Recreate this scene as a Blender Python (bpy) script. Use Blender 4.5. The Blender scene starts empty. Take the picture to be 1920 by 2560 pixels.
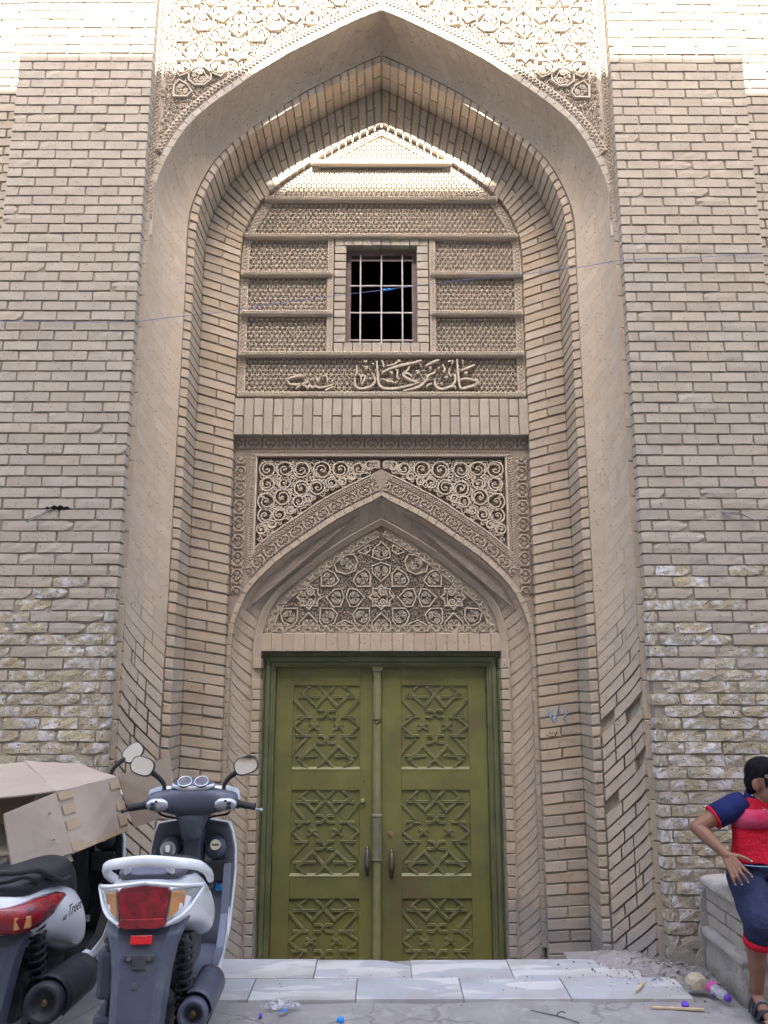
import bpy, bmesh, math, random
import numpy as np
from mathutils import Vector, Matrix, Euler

S = bpy.context.scene
COL = S.collection
R = math.radians
random.seed(7)

# ------------------------------------------------------------------ camera
PITCH, YAW, FPX = 11.7, 0.2, 2000.0
CAM = (0.0, -5.0, 1.64)
cam_d = bpy.data.cameras.new('camera'); cam = bpy.data.objects.new('camera', cam_d)
COL.objects.link(cam)
cam_d.sensor_fit = 'VERTICAL'; cam_d.sensor_height = 36.0; cam_d.lens = FPX/2560*36.0
cam_d.clip_start = 0.05; cam_d.clip_end = 500
cam.location = CAM; cam.rotation_euler = (R(90+PITCH), 0, R(-YAW))
S.camera = cam

# ------------------------------------------------------------------ light
SUN_EL = 44.5
W = bpy.data.worlds.new('World'); S.world = W; W.use_nodes = True
nt = W.node_tree; nt.nodes.clear()
sky = nt.nodes.new('ShaderNodeTexSky'); sky.sky_type = 'NISHITA'; sky.sun_disc = False
sky.sun_elevation = R(SUN_EL); sky.sun_rotation = R(180.0)
sky.air_density = 1.0; sky.dust_density = 4.0; sky.ozone_density = 1.0
bg = nt.nodes.new('ShaderNodeBackground'); bg.inputs[1].default_value = 0.15
wo = nt.nodes.new('ShaderNodeOutputWorld')
nt.links.new(sky.outputs[0], bg.inputs[0]); nt.links.new(bg.outputs[0], wo.inputs[0])
sun_d = bpy.data.lights.new('sun', 'SUN'); sun = bpy.data.objects.new('sun', sun_d); COL.objects.link(sun)
sun_d.energy = 5.0; sun_d.angle = R(0.5); sun_d.color = (1.0, 0.96, 0.90)
sun.rotation_euler = (R(90-SUN_EL), 0, 0); sun.location = (0, -12, 20)
# rotation about X by (90-el): lamp's -Z turns to +Y and down: light comes from behind the camera
S.view_settings.view_transform = 'Standard'; S.view_settings.look = 'None'
S.view_settings.gamma = 1.0; S.view_settings.use_curve_mapping = False
S.view_settings.exposure = 3.27
try:
    S.cycles.max_bounces = 10; S.cycles.diffuse_bounces = 6
except Exception: pass

# ------------------------------------------------------------------ picture ray -> world (used to read sizes off the photograph)
_p, _w = R(PITCH), R(YAW)
_f = np.array([math.sin(_w)*math.cos(_p), math.cos(_w)*math.cos(_p), math.sin(_p)])
_r = np.array([math.cos(_w), -math.sin(_w), 0.0]); _u = np.cross(_r, _f)
def ray(px, py): return _f + (px-960)/FPX*_r - (py-1280)/FPX*_u
def P(px, py, y):
    d = ray(px, py); t = (y+5.0)/d[1]
    return (d[0]*t+CAM[0], d[2]*t+CAM[2])
def PG(px, py, z=0.0):
    d = ray(px, py); t = (z-CAM[2])/d[2]
    return (d[0]*t+CAM[0], d[1]*t+CAM[1])
def Zat(py, y): return P(953, py, y)[1]

# ------------------------------------------------------------------ materials
def mat(name, base, base2=None, scale=6.0, rough=0.8, bump=0.0, bscale=60.0, rand=0.0, metal=0.0,
        pits=0.0, pscale=90.0, spec=0.4, coat=0.0, trans=0.0, alpha=1.0, detail=6.0, mix3=None, ior=1.45, dist=0.01, rand_hue=0.0, stain=None):
    m = bpy.data.materials.new(name); m.use_nodes = True
    n = m.node_tree; n.nodes.clear(); L = n.links
    out = n.nodes.new('ShaderNodeOutputMaterial'); b = n.nodes.new('ShaderNodeBsdfPrincipled')
    L.new(b.outputs[0], out.inputs[0])
    b.inputs['Roughness'].default_value = rough; b.inputs['Metallic'].default_value = metal
    b.inputs['Specular IOR Level'].default_value = spec; b.inputs['Coat Weight'].default_value = coat
    b.inputs['Coat Roughness'].default_value = 0.08
    b.inputs['Transmission Weight'].default_value = trans; b.inputs['Alpha'].default_value = alpha
    b.inputs['IOR'].default_value = ior
    tc = n.nodes.new('ShaderNodeTexCoord'); geo = n.nodes.new('ShaderNodeNewGeometry')
    oi = n.nodes.new('ShaderNodeObjectInfo')
    src = geo.outputs['Position'] if rand else tc.outputs['Object']
    vec = n.nodes.new('ShaderNodeVectorMath'); vec.operation = 'ADD'
    L.new(tc.outputs['Object'], vec.inputs[0])
    cmb = n.nodes.new('ShaderNodeVectorMath'); cmb.operation = 'SCALE'; cmb.inputs['Scale'].default_value = 13.7
    cc = n.nodes.new('ShaderNodeCombineXYZ')
    for i in range(3): L.new(oi.outputs['Random'], cc.inputs[i])
    L.new(cc.outputs[0], cmb.inputs[0]); L.new(cmb.outputs[0], vec.inputs[1])
    V = vec.outputs[0]
    col = None
    def rgb(c):
        q = n.nodes.new('ShaderNodeRGB'); q.outputs[0].default_value = (*c, 1); return q.outputs[0]
    def noise(sc, det=detail, ro=0.6):
        q = n.nodes.new('ShaderNodeTexNoise'); q.inputs['Scale'].default_value = sc
        q.inputs['Detail'].default_value = det; q.inputs['Roughness'].default_value = ro
        L.new(V, q.inputs['Vector']); return q.outputs['Fac']
    def ramp(fac, a, c):
        q = n.nodes.new('ShaderNodeMapRange'); q.inputs[1].default_value = a; q.inputs[2].default_value = c
        L.new(fac, q.inputs[0]); return q.outputs[0]
    def mix(a, c, fac, mode='MIX'):
        q = n.nodes.new('ShaderNodeMix'); q.data_type = 'RGBA'; q.blend_type = mode
        L.new(a, q.inputs[6]); L.new(c, q.inputs[7])
        if isinstance(fac, float): q.inputs[0].default_value = fac
        else: L.new(fac, q.inputs[0])
        return q.outputs[2]
    col = rgb(base)
    if base2: col = mix(col, rgb(base2), ramp(noise(scale), 0.36, 0.66))
    if mix3: col = mix(col, rgb(mix3[0]), ramp(noise(mix3[1], 8.0, 0.65), mix3[2], mix3[2]+mix3[3]))
    if rand:
        hs = n.nodes.new('ShaderNodeHueSaturation'); L.new(col, hs.inputs['Color'])
        mr = n.nodes.new('ShaderNodeMapRange'); mr.inputs[3].default_value = 1-rand; mr.inputs[4].default_value = 1+rand
        L.new(oi.outputs['Random'], mr.inputs[0]); L.new(mr.outputs[0], hs.inputs['Value'])
        wn = n.nodes.new('ShaderNodeTexWhiteNoise'); wn.noise_dimensions = '1D'; L.new(oi.outputs['Random'], wn.inputs['W'])
        m2 = n.nodes.new('ShaderNodeMapRange'); m2.inputs[3].default_value = 1-rand*1.6; m2.inputs[4].default_value = 1+rand*1.2
        L.new(wn.outputs['Value'], m2.inputs[0]); L.new(m2.outputs[0], hs.inputs['Saturation'])
        col = hs.outputs['Color']
    if stain:   # cement splash / dirt that climbs a wall from the ground, by height above the ground
        sx = n.nodes.new('ShaderNodeSeparateXYZ'); L.new(geo.outputs['Position'], sx.inputs[0])
        q = n.nodes.new('ShaderNodeTexNoise'); q.inputs['Scale'].default_value = 5.0; q.inputs['Detail'].default_value = 7
        L.new(geo.outputs['Position'], q.inputs['Vector'])
        ma = n.nodes.new('ShaderNodeMath'); ma.operation = 'MULTIPLY_ADD'; ma.inputs[1].default_value = stain[2]
        L.new(q.outputs['Fac'], ma.inputs[0]); L.new(sx.outputs['Z'], ma.inputs[2])
        f = n.nodes.new('ShaderNodeMapRange'); f.inputs[1].default_value = stain[1]+stain[2]*0.5+stain[3]; f.inputs[2].default_value = stain[1]+stain[2]*0.5-stain[3]
        L.new(ma.outputs[0], f.inputs[0])
        fm = n.nodes.new('ShaderNodeMath'); fm.operation = 'MULTIPLY'; fm.inputs[1].default_value = stain[4]
        L.new(f.outputs[0], fm.inputs[0])
        col = mix(col, rgb(stain[0]), fm.outputs[0])
    bh = None
    if pits:
        v = n.nodes.new('ShaderNodeTexVoronoi'); v.inputs['Scale'].default_value = pscale; L.new(V, v.inputs['Vector'])
        wv = n.nodes.new('ShaderNodeTexWhiteNoise'); wv.noise_dimensions = '3D'
        L.new(v.outputs['Position'], wv.inputs['Vector'])
        th = ramp(wv.outputs['Value'], 1-pits, 1-pits+0.02)
        dd = ramp(v.outputs['Distance'], 0.38, 0.2)
        mm = n.nodes.new('ShaderNodeMath'); mm.operation = 'MULTIPLY'; L.new(th, mm.inputs[0]); L.new(dd, mm.inputs[1])
        col = mix(col, rgb(tuple(c*0.35 for c in base)), mm.outputs[0]); bh = mm.outputs[0]
    L.new(col, b.inputs['Base Color'])
    if bump:
        bp = n.nodes.new('ShaderNodeBump'); bp.inputs['Strength'].default_value = bump; bp.inputs['Distance'].default_value = dist
        h = noise(bscale, 6.0, 0.65)
        if bh is not None:
            sb = n.nodes.new('ShaderNodeMath'); sb.operation = 'SUBTRACT'; L.new(h, sb.inputs[0]); L.new(bh, sb.inputs[1]); h = sb.outputs[0]
        L.new(h, bp.inputs['Height']); L.new(bp.outputs[0], b.inputs['Normal'])
    m['bsdf'] = b.name
    return m

CEM = (0.27, 0.26, 0.265)
M = {}
M['brick'] = mat('pale_buff_brick', (0.342, 0.299, 0.243), (0.302, 0.263, 0.212), 9, 0.9, 0.25, 70, rand=0.07, pits=0.10, pscale=75, spec=0.2, stain=(CEM, 0.10, 0.5, 0.12, 0.75))
M['brick_worn'] = mat('weathered_buff_brick', (0.365, 0.318, 0.232), (0.315, 0.27, 0.19), 14, 0.95, 0.7, 50, rand=0.11, pits=0.07, pscale=60, spec=0.15,
                      mix3=((0.47, 0.46, 0.47), 13.0, 0.49, 0.12), dist=0.02, stain=(CEM, 0.14, 0.5, 0.14, 0.75))
M['mortar'] = mat('grey_beige_mortar', (0.27, 0.235, 0.19), (0.22, 0.19, 0.155), 12, 0.95, 0.5, 80, spec=0.1, stain=(CEM, 0.12, 0.5, 0.12, 0.8))
M['mortar_pale'] = mat('pale_lime_mortar', (0.34, 0.283, 0.222), (0.295, 0.245, 0.19), 8, 0.95, 0.4, 70, spec=0.1, stain=(CEM, 0.12, 0.5, 0.12, 0.8))
M['cove'] = mat('rubbed_buff_brick', (0.385, 0.318, 0.243), (0.345, 0.283, 0.215), 7, 0.9, 0.3, 40, rand=0.035, pits=0.10, pscale=70, spec=0.2, stain=(CEM, 0.13, 0.5, 0.14, 0.75))
M['arch_brick'] = mat('honey_buff_brick', (0.375, 0.307, 0.233), (0.335, 0.275, 0.207), 9, 0.9, 0.25, 60, rand=0.09, pits=0.10, pscale=70, spec=0.2, stain=(CEM, 0.12, 0.5, 0.12, 0.8))
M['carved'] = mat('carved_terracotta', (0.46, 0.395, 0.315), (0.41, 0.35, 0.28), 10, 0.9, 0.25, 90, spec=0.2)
M['carved_back'] = mat('terracotta_ground', (0.27, 0.22, 0.175), (0.31, 0.255, 0.205), 14, 0.95, 0.9, 130, spec=0.1, dist=0.02)  # darker than the carved face: recess shade put into the colour
M['carved_mid'] = mat('terracotta_border_ground', (0.29, 0.235, 0.19), (0.25, 0.20, 0.16), 14, 0.95, 0.5, 110, spec=0.1)  # border ground darkened in colour to deepen the shade behind the relief
M['lat_back'] = mat('lattice_ground', (0.15, 0.115, 0.095), (0.20, 0.155, 0.125), 14, 0.95, 0.5, 110, spec=0.1)  # shade of the lattice holes painted in as a dark ground
M['spandrel_back'] = mat('spandrel_ground', (0.38, 0.325, 0.27), (0.33, 0.28, 0.235), 14, 0.95, 0.5, 110, spec=0.1)  # a little darker than the carving, recess shade painted in
M['tym_back'] = mat('tympanum_ground', (0.33, 0.275, 0.22), (0.37, 0.305, 0.245), 14, 0.95, 0.5, 110, spec=0.1)  # recess shade behind the medallions painted into this tone
M['plaster'] = mat('grey_cement_render', (0.39, 0.355, 0.31), (0.29, 0.265, 0.235), 5, 0.95, 0.8, 25, spec=0.1, dist=0.02)
M['plain_wall'] = mat('street_wall_render', (0.42, 0.385, 0.335), (0.36, 0.33, 0.285), 0.6, 0.9, 0.2, 10)

# ------------------------------------------------------------------ object helpers
FR = {}          # object -> its location in the frame of its thing
def thing(name, label, cat, loc=(0, 0, 0), rot=(0, 0, 0), group=None, world=True):
    o = bpy.data.objects.new(name, None); COL.objects.link(o); o.empty_display_size = 0.1
    o.location = loc; o.rotation_euler = rot
    o['label'] = label; o['category'] = cat
    if group: o['group'] = group
    FR[o] = Vector(loc) if world else Vector((0, 0, 0))
    return o
def tag(o, label, cat, group=None):
    o['label'] = label; o['category'] = cat
    if group: o['group'] = group
    return o
def inst(name, me, loc, parent, rot=(0, 0, 0), scale=(1, 1, 1)):
    o = bpy.data.objects.new(name, me); COL.objects.link(o)
    o.rotation_euler = rot; o.scale = scale; o.location = loc
    FR[o] = Vector(loc)
    if parent is not None:
        o.parent = parent; o.location = Vector(loc) - FR[parent]
    return o

class MB:
    def __init__(s): s.v = []; s.f = []; s.mi = []; s.cur = 0
    def add(s, vs, fs):
        b = len(s.v); s.v.extend([tuple(map(float, q)) for q in vs])
        for f in fs: s.f.append(tuple(i+b for i in f)); s.mi.append(s.cur)
    def hexa(s, p):      # p: 0-3 back loop, 4-7 front loop
        s.add(p, [(3, 2, 1, 0), (4, 5, 6, 7), (0, 1, 5, 4), (1, 2, 6, 5), (2, 3, 7, 6), (3, 0, 4, 7)])
    def box(s, c, d, rot=None, bev=0):
        x, y, z = [k/2 for k in d]
        p = [Vector(q) for q in ((-x, y, -z), (x, y, -z), (x, y, z), (-x, y, z), (-x, -y, -z), (x, -y, -z), (x, -y, z), (-x, -y, z))]
        if rot is not None:
            m = rot if isinstance(rot, Matrix) else Euler(rot).to_matrix()
            p = [m @ q for q in p]
        s.hexa([q+Vector(c) for q in p])
    def cham(s, p, inset=0.004):   # hexa whose front loop (4-7) has a small chamfer
        p = [Vector(q) for q in p]
        c = sum(p[4:], Vector())/4; bc = sum(p[:4], Vector())/4
        n = (bc-c).normalized()
        mid = [q+n*inset for q in p[4:]]
        fr = [q+(c-q).normalized()*inset*1.3 for q in p[4:]]
        s.add(p[:4]+mid+fr, [(3, 2, 1, 0), (8, 9, 10, 11)] + [(i, (i+1) % 4, 4+(i+1) % 4, 4+i) for i in range(4)] + [(4+i, 4+(i+1) % 4, 8+(i+1) % 4, 8+i) for i in range(4)])
    def tube(s, path, r, n=8, caps=True, closed=False, flat=1.0):
        path = [Vector(q) for q in path]; N = len(path)
        rr = r if isinstance(r, (list, tuple)) else [r]*N
        b = len(s.v); prev = None; vs = []
        for i, q in enumerate(path):
            if closed: t = path[(i+1) % N]-path[i-1]
            else: t = path[min(i+1, N-1)]-path[max(i-1, 0)]
            t.normalize()
            if prev is None:
                a = Vector((0, 0, 1)) if abs(t.z) < 0.9 else Vector((1, 0, 0))
                u = t.cross(a).normalized()
            else:
                u = prev-t*prev.dot(t); u.normalize()
            prev = u; w = t.cross(u)
            for k in range(n):
                a = 2*math.pi*k/n
                vs.append(q+(u*math.cos(a)+w*math.sin(a)*flat)*rr[i])
        fs = []
        for i in range(N if closed else N-1):
            j = (i+1) % N
            for k in range(n):
                fs.append((i*n+k, i*n+(k+1) % n, j*n+(k+1) % n, j*n+k))
        if caps and not closed:
            fs.append(tuple(range(n-1, -1, -1))); fs.append(tuple((N-1)*n+k for k in range(n)))
        s.add(vs, fs)
    def loft(s, rings, closed=True, caps=True):
        n = len(rings[0]); vs = [q for r_ in rings for q in r_]; fs = []
        for i in range(len(rings)-1):
            for k in range(n if closed else n-1):
                fs.append((i*n+k, i*n+(k+1) % n, (i+1)*n+(k+1) % n, (i+1)*n+k))
        if caps and closed:
            fs.append(tuple(range(n-1, -1, -1))); fs.append(tuple((len(rings)-1)*n+k for k in range(n)))
        s.add(vs, fs)
    def lathe(s, prof, c, axis='Z', n=20, m=None):
        rings = []
        for r_, h in prof:
            ring = []
            for k in range(n):
                a = 2*math.pi*k/n; x, y = r_*math.cos(a), r_*math.sin(a)
                q = {'Z': (x, y, h), 'X': (h, x, y), 'Y': (x, h, y)}[axis]
                q = Vector(q)
                if m is not None: q = m @ q
                ring.append(q+Vector(c))
            rings.append(ring)
        s.loft(rings)
    def ell(s, c, r, n=12, m=8, rot=None):
        rings = []
        for i in range(1, m):
            a = math.pi*i/m
            ring = [Vector((r[0]*math.sin(a)*math.cos(2*math.pi*k/n), r[1]*math.sin(a)*math.sin(2*math.pi*k/n), r[2]*math.cos(a))) for k in range(n)]
            if rot is not None:
                e = rot if isinstance(rot, Matrix) else Euler(rot).to_matrix()
                ring = [e @ q for q in ring]
            rings.append([q+Vector(c) for q in ring])
        s.loft(rings)
    def ribbon(s, pts, w, y0, h, closed=False, top=0.55, w2=None):
        """raised strap on a wall plane: pts (x,z); base at y0, crest at y0-h (towards the street)"""
        N = len(pts); A = np.array(pts, float)
        if N < 2: return
        vs = []
        for i in range(N):
            if closed: t = A[(i+1) % N]-A[i-1]
            else: t = A[min(i+1, N-1)]-A[max(i-1, 0)]
            L_ = math.hypot(*t) or 1e-9; t = t/L_; nrm = np.array([-t[1], t[0]])
            k = 1.0
            if 0 < i < N-1 or closed:      # mitre
                a = A[i]-A[i-1]; a = a/(np.hypot(*a)+1e-9)
                k = 1/max(0.5, abs(-a[1]*nrm[0]+a[0]*nrm[1]))
            ww = (w[i] if isinstance(w, (list, tuple)) else w)*k
            for o_, yy in ((-1, y0), (-top, y0-h), (top, y0-h), (1, y0)):
                q = A[i]+nrm*ww*o_; vs.append((q[0], yy, q[1]))
        fs = []
        for i in range(N if closed else N-1):
            j = (i+1) % N
            for k in range(3): fs.append((i*4+k, j*4+k, j*4+k+1, i*4+k+1))
        if not closed: fs += [(0, 1, 2, 3), ((N-1)*4+3, (N-1)*4+2, (N-1)*4+1, (N-1)*4)]
        s.add(vs, fs)
    def poly(s, pts, y0, y1):     # prism of a polygon on the wall plane, back y0 front y1
        n = len(pts)
        vs = [(x, y0, z) for x, z in pts]+[(x, y1, z) for x, z in pts]
        s.add(vs, [tuple(range(n-1, -1, -1)), tuple(range(n, 2*n))]+[(i, (i+1) % n, n+(i+1) % n, n+i) for i in range(n)])
    def build(s, name, m, parent=None, smooth=False, sub=0, bevel=0.0, stuff=False, solid=0.0, recalc=True, remesh=0.0, smit=0):
        V_ = np.array(s.v) if s.v else np.zeros((1, 3))
        c = (V_.min(0)+V_.max(0))/2
        me = bpy.data.meshes.new(name)
        me.from_pydata([tuple(q-c) for q in V_], [], s.f)
        ms = m if isinstance(m, (list, tuple)) else [m]
        for q in ms: me.materials.append(q)
        if len(ms) > 1: me.polygons.foreach_set('material_index', s.mi)
        if recalc:
            b = bmesh.new(); b.from_mesh(me); bmesh.ops.recalc_face_normals(b, faces=b.faces[:]); b.to_mesh(me); b.free()
        if smooth: me.polygons.foreach_set('use_smooth', [True]*len(me.polygons))
        if smooth == 'auto': me.set_sharp_from_angle(angle=R(40))
        o = inst(name, me, tuple(c), parent)
        if remesh:
            q = o.modifiers.new('r', 'REMESH'); q.mode = 'VOXEL'; q.voxel_size = remesh; q.use_smooth_shade = True
            if smit: q = o.modifiers.new('s', 'SMOOTH'); q.iterations = smit; q.factor = 0.5
        if solid: q = o.modifiers.new('t', 'SOLIDIFY'); q.thickness = solid; q.offset = 0
        if bevel: q = o.modifiers.new('b', 'BEVEL'); q.width = bevel; q.segments = 2; q.limit_method = 'ANGLE'; q.angle_limit = R(35)
        if sub: q = o.modifiers.new('u', 'SUBSURF'); q.levels = sub; q.render_levels = sub
        if stuff: o['kind'] = 'stuff'
        return o

def catmull(pts, n=8):
    P_ = [np.array(q, float) for q in pts]; P_ = [2*P_[0]-P_[1]]+P_+[2*P_[-1]-P_[-2]]; out = []
    for i in range(1, len(P_)-2):
        a, b, c, d = P_[i-1:i+3]
        for k in range(n):
            t = k/n
            out.append(0.5*((2*b)+(-a+c)*t+(2*a-5*b+4*c-d)*t*t+(-a+3*b-3*c+d)*t**3))
    out.append(P_[-2]); return np.array(out)
def resample(A, step=None, n=None):
    A = np.array(A, float); d = np.r_[0, np.cumsum(np.hypot(*np.diff(A, axis=0).T))]
    if n is None: n = max(2, int(round(d[-1]/step))+1)
    s_ = np.linspace(0, d[-1], n)
    return np.c_[np.interp(s_, d, A[:, 0]), np.interp(s_, d, A[:, 1])]
def inward(A):     # unit normals pointing to the left of travel (into the opening, for a curve climbing on the right)
    t = np.gradient(A, axis=0); t /= np.hypot(t[:, 0], t[:, 1])[:, None]
    return np.c_[-t[:, 1], t[:, 0]]
def off(A, N_, d):
    """inward offset of a half curve, ended where it meets the axis x = 0 (mitre), with as many points as A"""
    d = np.asarray(d, float)
    if d.ndim == 0: d = np.full(len(A), float(d))
    Q = A+N_*d[:, None]; bad = np.where(Q[:, 0] < 0)[0]; n = len(A)
    if len(bad) == 0: return Q
    k = bad[0]; f = Q[k-1, 0]/max(1e-9, Q[k-1, 0]-Q[k, 0]); e = k-1+f
    t = np.linspace(0, e, n); i = np.minimum(t.astype(int), n-2); r_ = (t-i)[:, None]
    out = Q[i]*(1-r_)+Q[i+1]*r_; out[-1, 0] = 0.0
    return out
# ================================================================== GROUND AND STREET
def sheet(name, x0, x1, y0, y1, nx, ny, zf, m, kind='structure'):
    b = MB(); vs = []; fs = []
    for j in range(ny+1):
        for i in range(nx+1):
            x = x0+(x1-x0)*i/nx; y = y0+(y1-y0)*j/ny; vs.append((x, y, zf(x, y)))
    for j in range(ny):
        for i in range(nx):
            a = j*(nx+1)+i; fs.append((a, a+1, a+nx+2, a+nx+1))
    b.add(vs, fs); o = b.build(name, m, smooth=True, recalc=False)
    if kind: o['kind'] = kind
    return o
M['ground'] = mat('dusty_concrete', (0.285, 0.27, 0.262), (0.225, 0.21, 0.205), 3.2, 0.95, 0.6, 26, spec=0.15,
                  mix3=((0.315, 0.30, 0.295), 7.0, 0.55, 0.12), dist=0.015)
def add_cracks(m):      # hairline cracks and a few dark stains in the concrete skin
    n = m.node_tree; L = n.links; b_ = n.nodes[m['bsdf']]; old = b_.inputs['Base Color'].links[0].from_socket
    g = n.nodes.new('ShaderNodeNewGeometry'); ns = n.nodes.new('ShaderNodeTexNoise'); ns.inputs['Scale'].default_value = 2.5; ns.inputs['Detail'].default_value = 6
    L.new(g.outputs['Position'], ns.inputs['Vector']); ad = n.nodes.new('ShaderNodeVectorMath'); ad.operation = 'MULTIPLY_ADD'; ad.inputs[1].default_value = (.55, .55, 0)
    L.new(ns.outputs['Color'], ad.inputs[0]); L.new(g.outputs['Position'], ad.inputs[2])
    v = n.nodes.new('ShaderNodeTexVoronoi'); v.feature = 'DISTANCE_TO_EDGE'; v.inputs['Scale'].default_value = 1.15; L.new(ad.outputs[0], v.inputs['Vector'])
    r_ = n.nodes.new('ShaderNodeMapRange'); r_.inputs[1].default_value = .011; r_.inputs[2].default_value = .002; L.new(v.outputs['Distance'], r_.inputs[0])
    n2 = n.nodes.new('ShaderNodeTexNoise'); n2.inputs['Scale'].default_value = 1.7; n2.inputs['Detail'].default_value = 9; n2.inputs['Roughness'].default_value = .75; L.new(g.outputs['Position'], n2.inputs['Vector'])
    r2 = n.nodes.new('ShaderNodeMapRange'); r2.inputs[1].default_value = .56; r2.inputs[2].default_value = .70; r2.inputs[4].default_value = .55; L.new(n2.outputs[0], r2.inputs[0])
    mx = n.nodes.new('ShaderNodeMath'); mx.operation = 'MAXIMUM'; sc_ = n.nodes.new('ShaderNodeMath'); sc_.operation = 'MULTIPLY'; sc_.inputs[1].default_value = .6; L.new(r_.outputs[0], sc_.inputs[0])
    L.new(sc_.outputs[0], mx.inputs[0]); L.new(r2.outputs[0], mx.inputs[1])
    mi = n.nodes.new('ShaderNodeMix'); mi.data_type = 'RGBA'; mi.inputs[7].default_value = (.15, .135, .125, 1); L.new(mx.outputs[0], mi.inputs[0]); L.new(old, mi.inputs[6]); L.new(mi.outputs[2], b_.inputs['Base Color'])
add_cracks(M['ground'])
def gz(x, y):
    h = 0.006*math.sin(x*3.1+y*2.3)+0.004*math.sin(x*7.7-y*5.1)
    pass

    return h-0.002
sheet('street', -3.2, 3.4, -2.2, 0.16, 66, 26, gz, M['ground'])
def far_ground():
    b = MB(); z = -0.02
    b.add([(-150, -150, z), (150, -150, z), (150, -2.2, z), (-150, -2.2, z), (-3.2, -2.2, z), (3.4, -2.2, z), (3.4, 0.16, z), (150, 0.16, z), (-3.2, 0.16, z), (-150, 0.16, z)],
          [(0, 1, 2, 3), (5, 2, 7, 6), (3, 4, 8, 9)])
    o = b.build('ground', M['ground'], recalc=False); o['kind'] = 'structure'
far_ground()
b = MB(); b.add([(-1.7, 0.1, -0.62), (1.7, 0.1, -0.62), (1.7, 3.0, -0.62), (-1.7, 3.0, -0.62)], [(0, 1, 2, 3)])
o = b.build('sunken_floor', M['ground'], recalc=False); o['kind'] = 'structure'

# the houses across the alley, behind the camera: their roof line shades the gate (only seen in the mirrors)
H_OPP, Y_OPP = 6.08+7.5*math.tan(R(SUN_EL)), -7.5
opp = thing('street_house', 'tall plain rendered house across the alley behind the viewer', 'building', (0, Y_OPP, 0))
b = MB(); b.box((0, Y_OPP-3, H_OPP/2), (44, 6, H_OPP)); w_ = b.build('wall', M['plain_wall'], opp)
b = MB()
for fl in range(0, 3):
    for k in range(-5, 6): b.box((k*2.4, Y_OPP+0.02, fl*3.4+1.0), (1.0, 0.1, 1.5))
b.build('window', mat('dark_window', (0.03, 0.03, 0.035), rough=0.2), opp)
# the gate's own building carries on up and to both sides
b = MB()
for sx in (-1, 1): b.box((sx*13.0, 3.15, 4.5), (19.4, 5.6, 9.0))
b.box((0, 3.2, 8.0), (6.6, 5.5, 2.0))
fl = thing('plain_house', 'plain brick-coloured houses continuing the street front on either side and above the gate', 'building', (0, 3, 0))
b.build('wall', M['plain_wall'], fl)
b = MB()     # solid masonry behind the gate
for x0, x1, z0, z1 in ((-3.4, -.62, -.65, 7.0), (.62, 3.4, -.65, 7.0), (-.62, .62, -.65, 3.3), (-.62, .62, 5.4, 7.0)): b.box(((x0+x1)/2, 1.18, (z0+z1)/2), (x1-x0+.002, .2, z1-z0))
for sx in (-1, 1): b.box((sx*1.4, .92, 2.2), (.58, .30, 5.8))
b.build('wall', M['plain_wall'], fl)

# ================================================================== BRICKS
CP = 0.0717; Z0 = 1.906 % CP; BH = 0.0606; BL = 0.2180; BJ = 0.0117
def brick_mesh(worn, seed, D=0.10, L=BL, H=BH):
    rnd = random.Random(seed); b = MB()
    if not worn:
        j = lambda a: rnd.uniform(-a, a)
        x, z = L/2, H/2
        p = [(-x, D, -z), (x, D, -z), (x, D, z), (-x, D, z)]+[(sx*x+j(.0015), j(.0015), sz*z+j(.0012)) for sx, sz in ((-1, -1), (1, -1), (1, 1), (-1, 1))]
        b.cham(p, 0.0028)
    else:
        nx, nz = 5, 3; w = worn
        vs = []
        for k in range(nz):
            for i in range(nx):
                x = -L/2+L*i/(nx-1); z = -H/2+H*k/(nz-1); edge = (i in (0, nx-1))+(k in (0, nz-1))
                x += rnd.uniform(-.005, .005)*w; z += rnd.uniform(-.0028, .0028)*w
                y = (0.0022*edge+rnd.uniform(-.003, .005))*w
                if edge: x *= 1-0.012*w*rnd.random(); z *= 1-0.035*w*rnd.random()
                if edge == 2 and rnd.random() < 0.22*w: x *= 0.965; z *= 0.86; y += 0.010
                vs.append((x, y, z))
        fs = [(k*nx+i, k*nx+i+1, (k+1)*nx+i+1, (k+1)*nx+i) for k in range(nz-1) for i in range(nx-1)]
        per = [i for i in range(nx)]+[k*nx+nx-1 for k in range(1, nz)]+[(nz-1)*nx+i for i in range(nx-2, -1, -1)]+[k*nx for k in range(nz-2, 0, -1)]
        n0 = len(vs)
        for i in per: vs.append((vs[i][0], D, vs[i][2]))
        m_ = len(per)
        fs += [(per[i], n0+i, n0+(i+1) % m_, per[(i+1) % m_]) for i in range(m_)]
        b.add(vs, fs)
    me = bpy.data.meshes.new('brick'); me.from_pydata(b.v, [], b.f)
    bm = bmesh.new(); bm.from_mesh(me); bmesh.ops.recalc_face_normals(bm, faces=bm.faces[:]); bm.to_mesh(me); bm.free()
    me.materials.append(M['brick_worn'] if worn > 0.8 else M['brick'])
    return me
BM0 = [brick_mesh(0, i) for i in range(6)]
BM1 = [brick_mesh(0.5, 20+i) for i in range(8)]
BM2 = [brick_mesh(1.0, 40+i) for i in range(12)]

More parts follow.
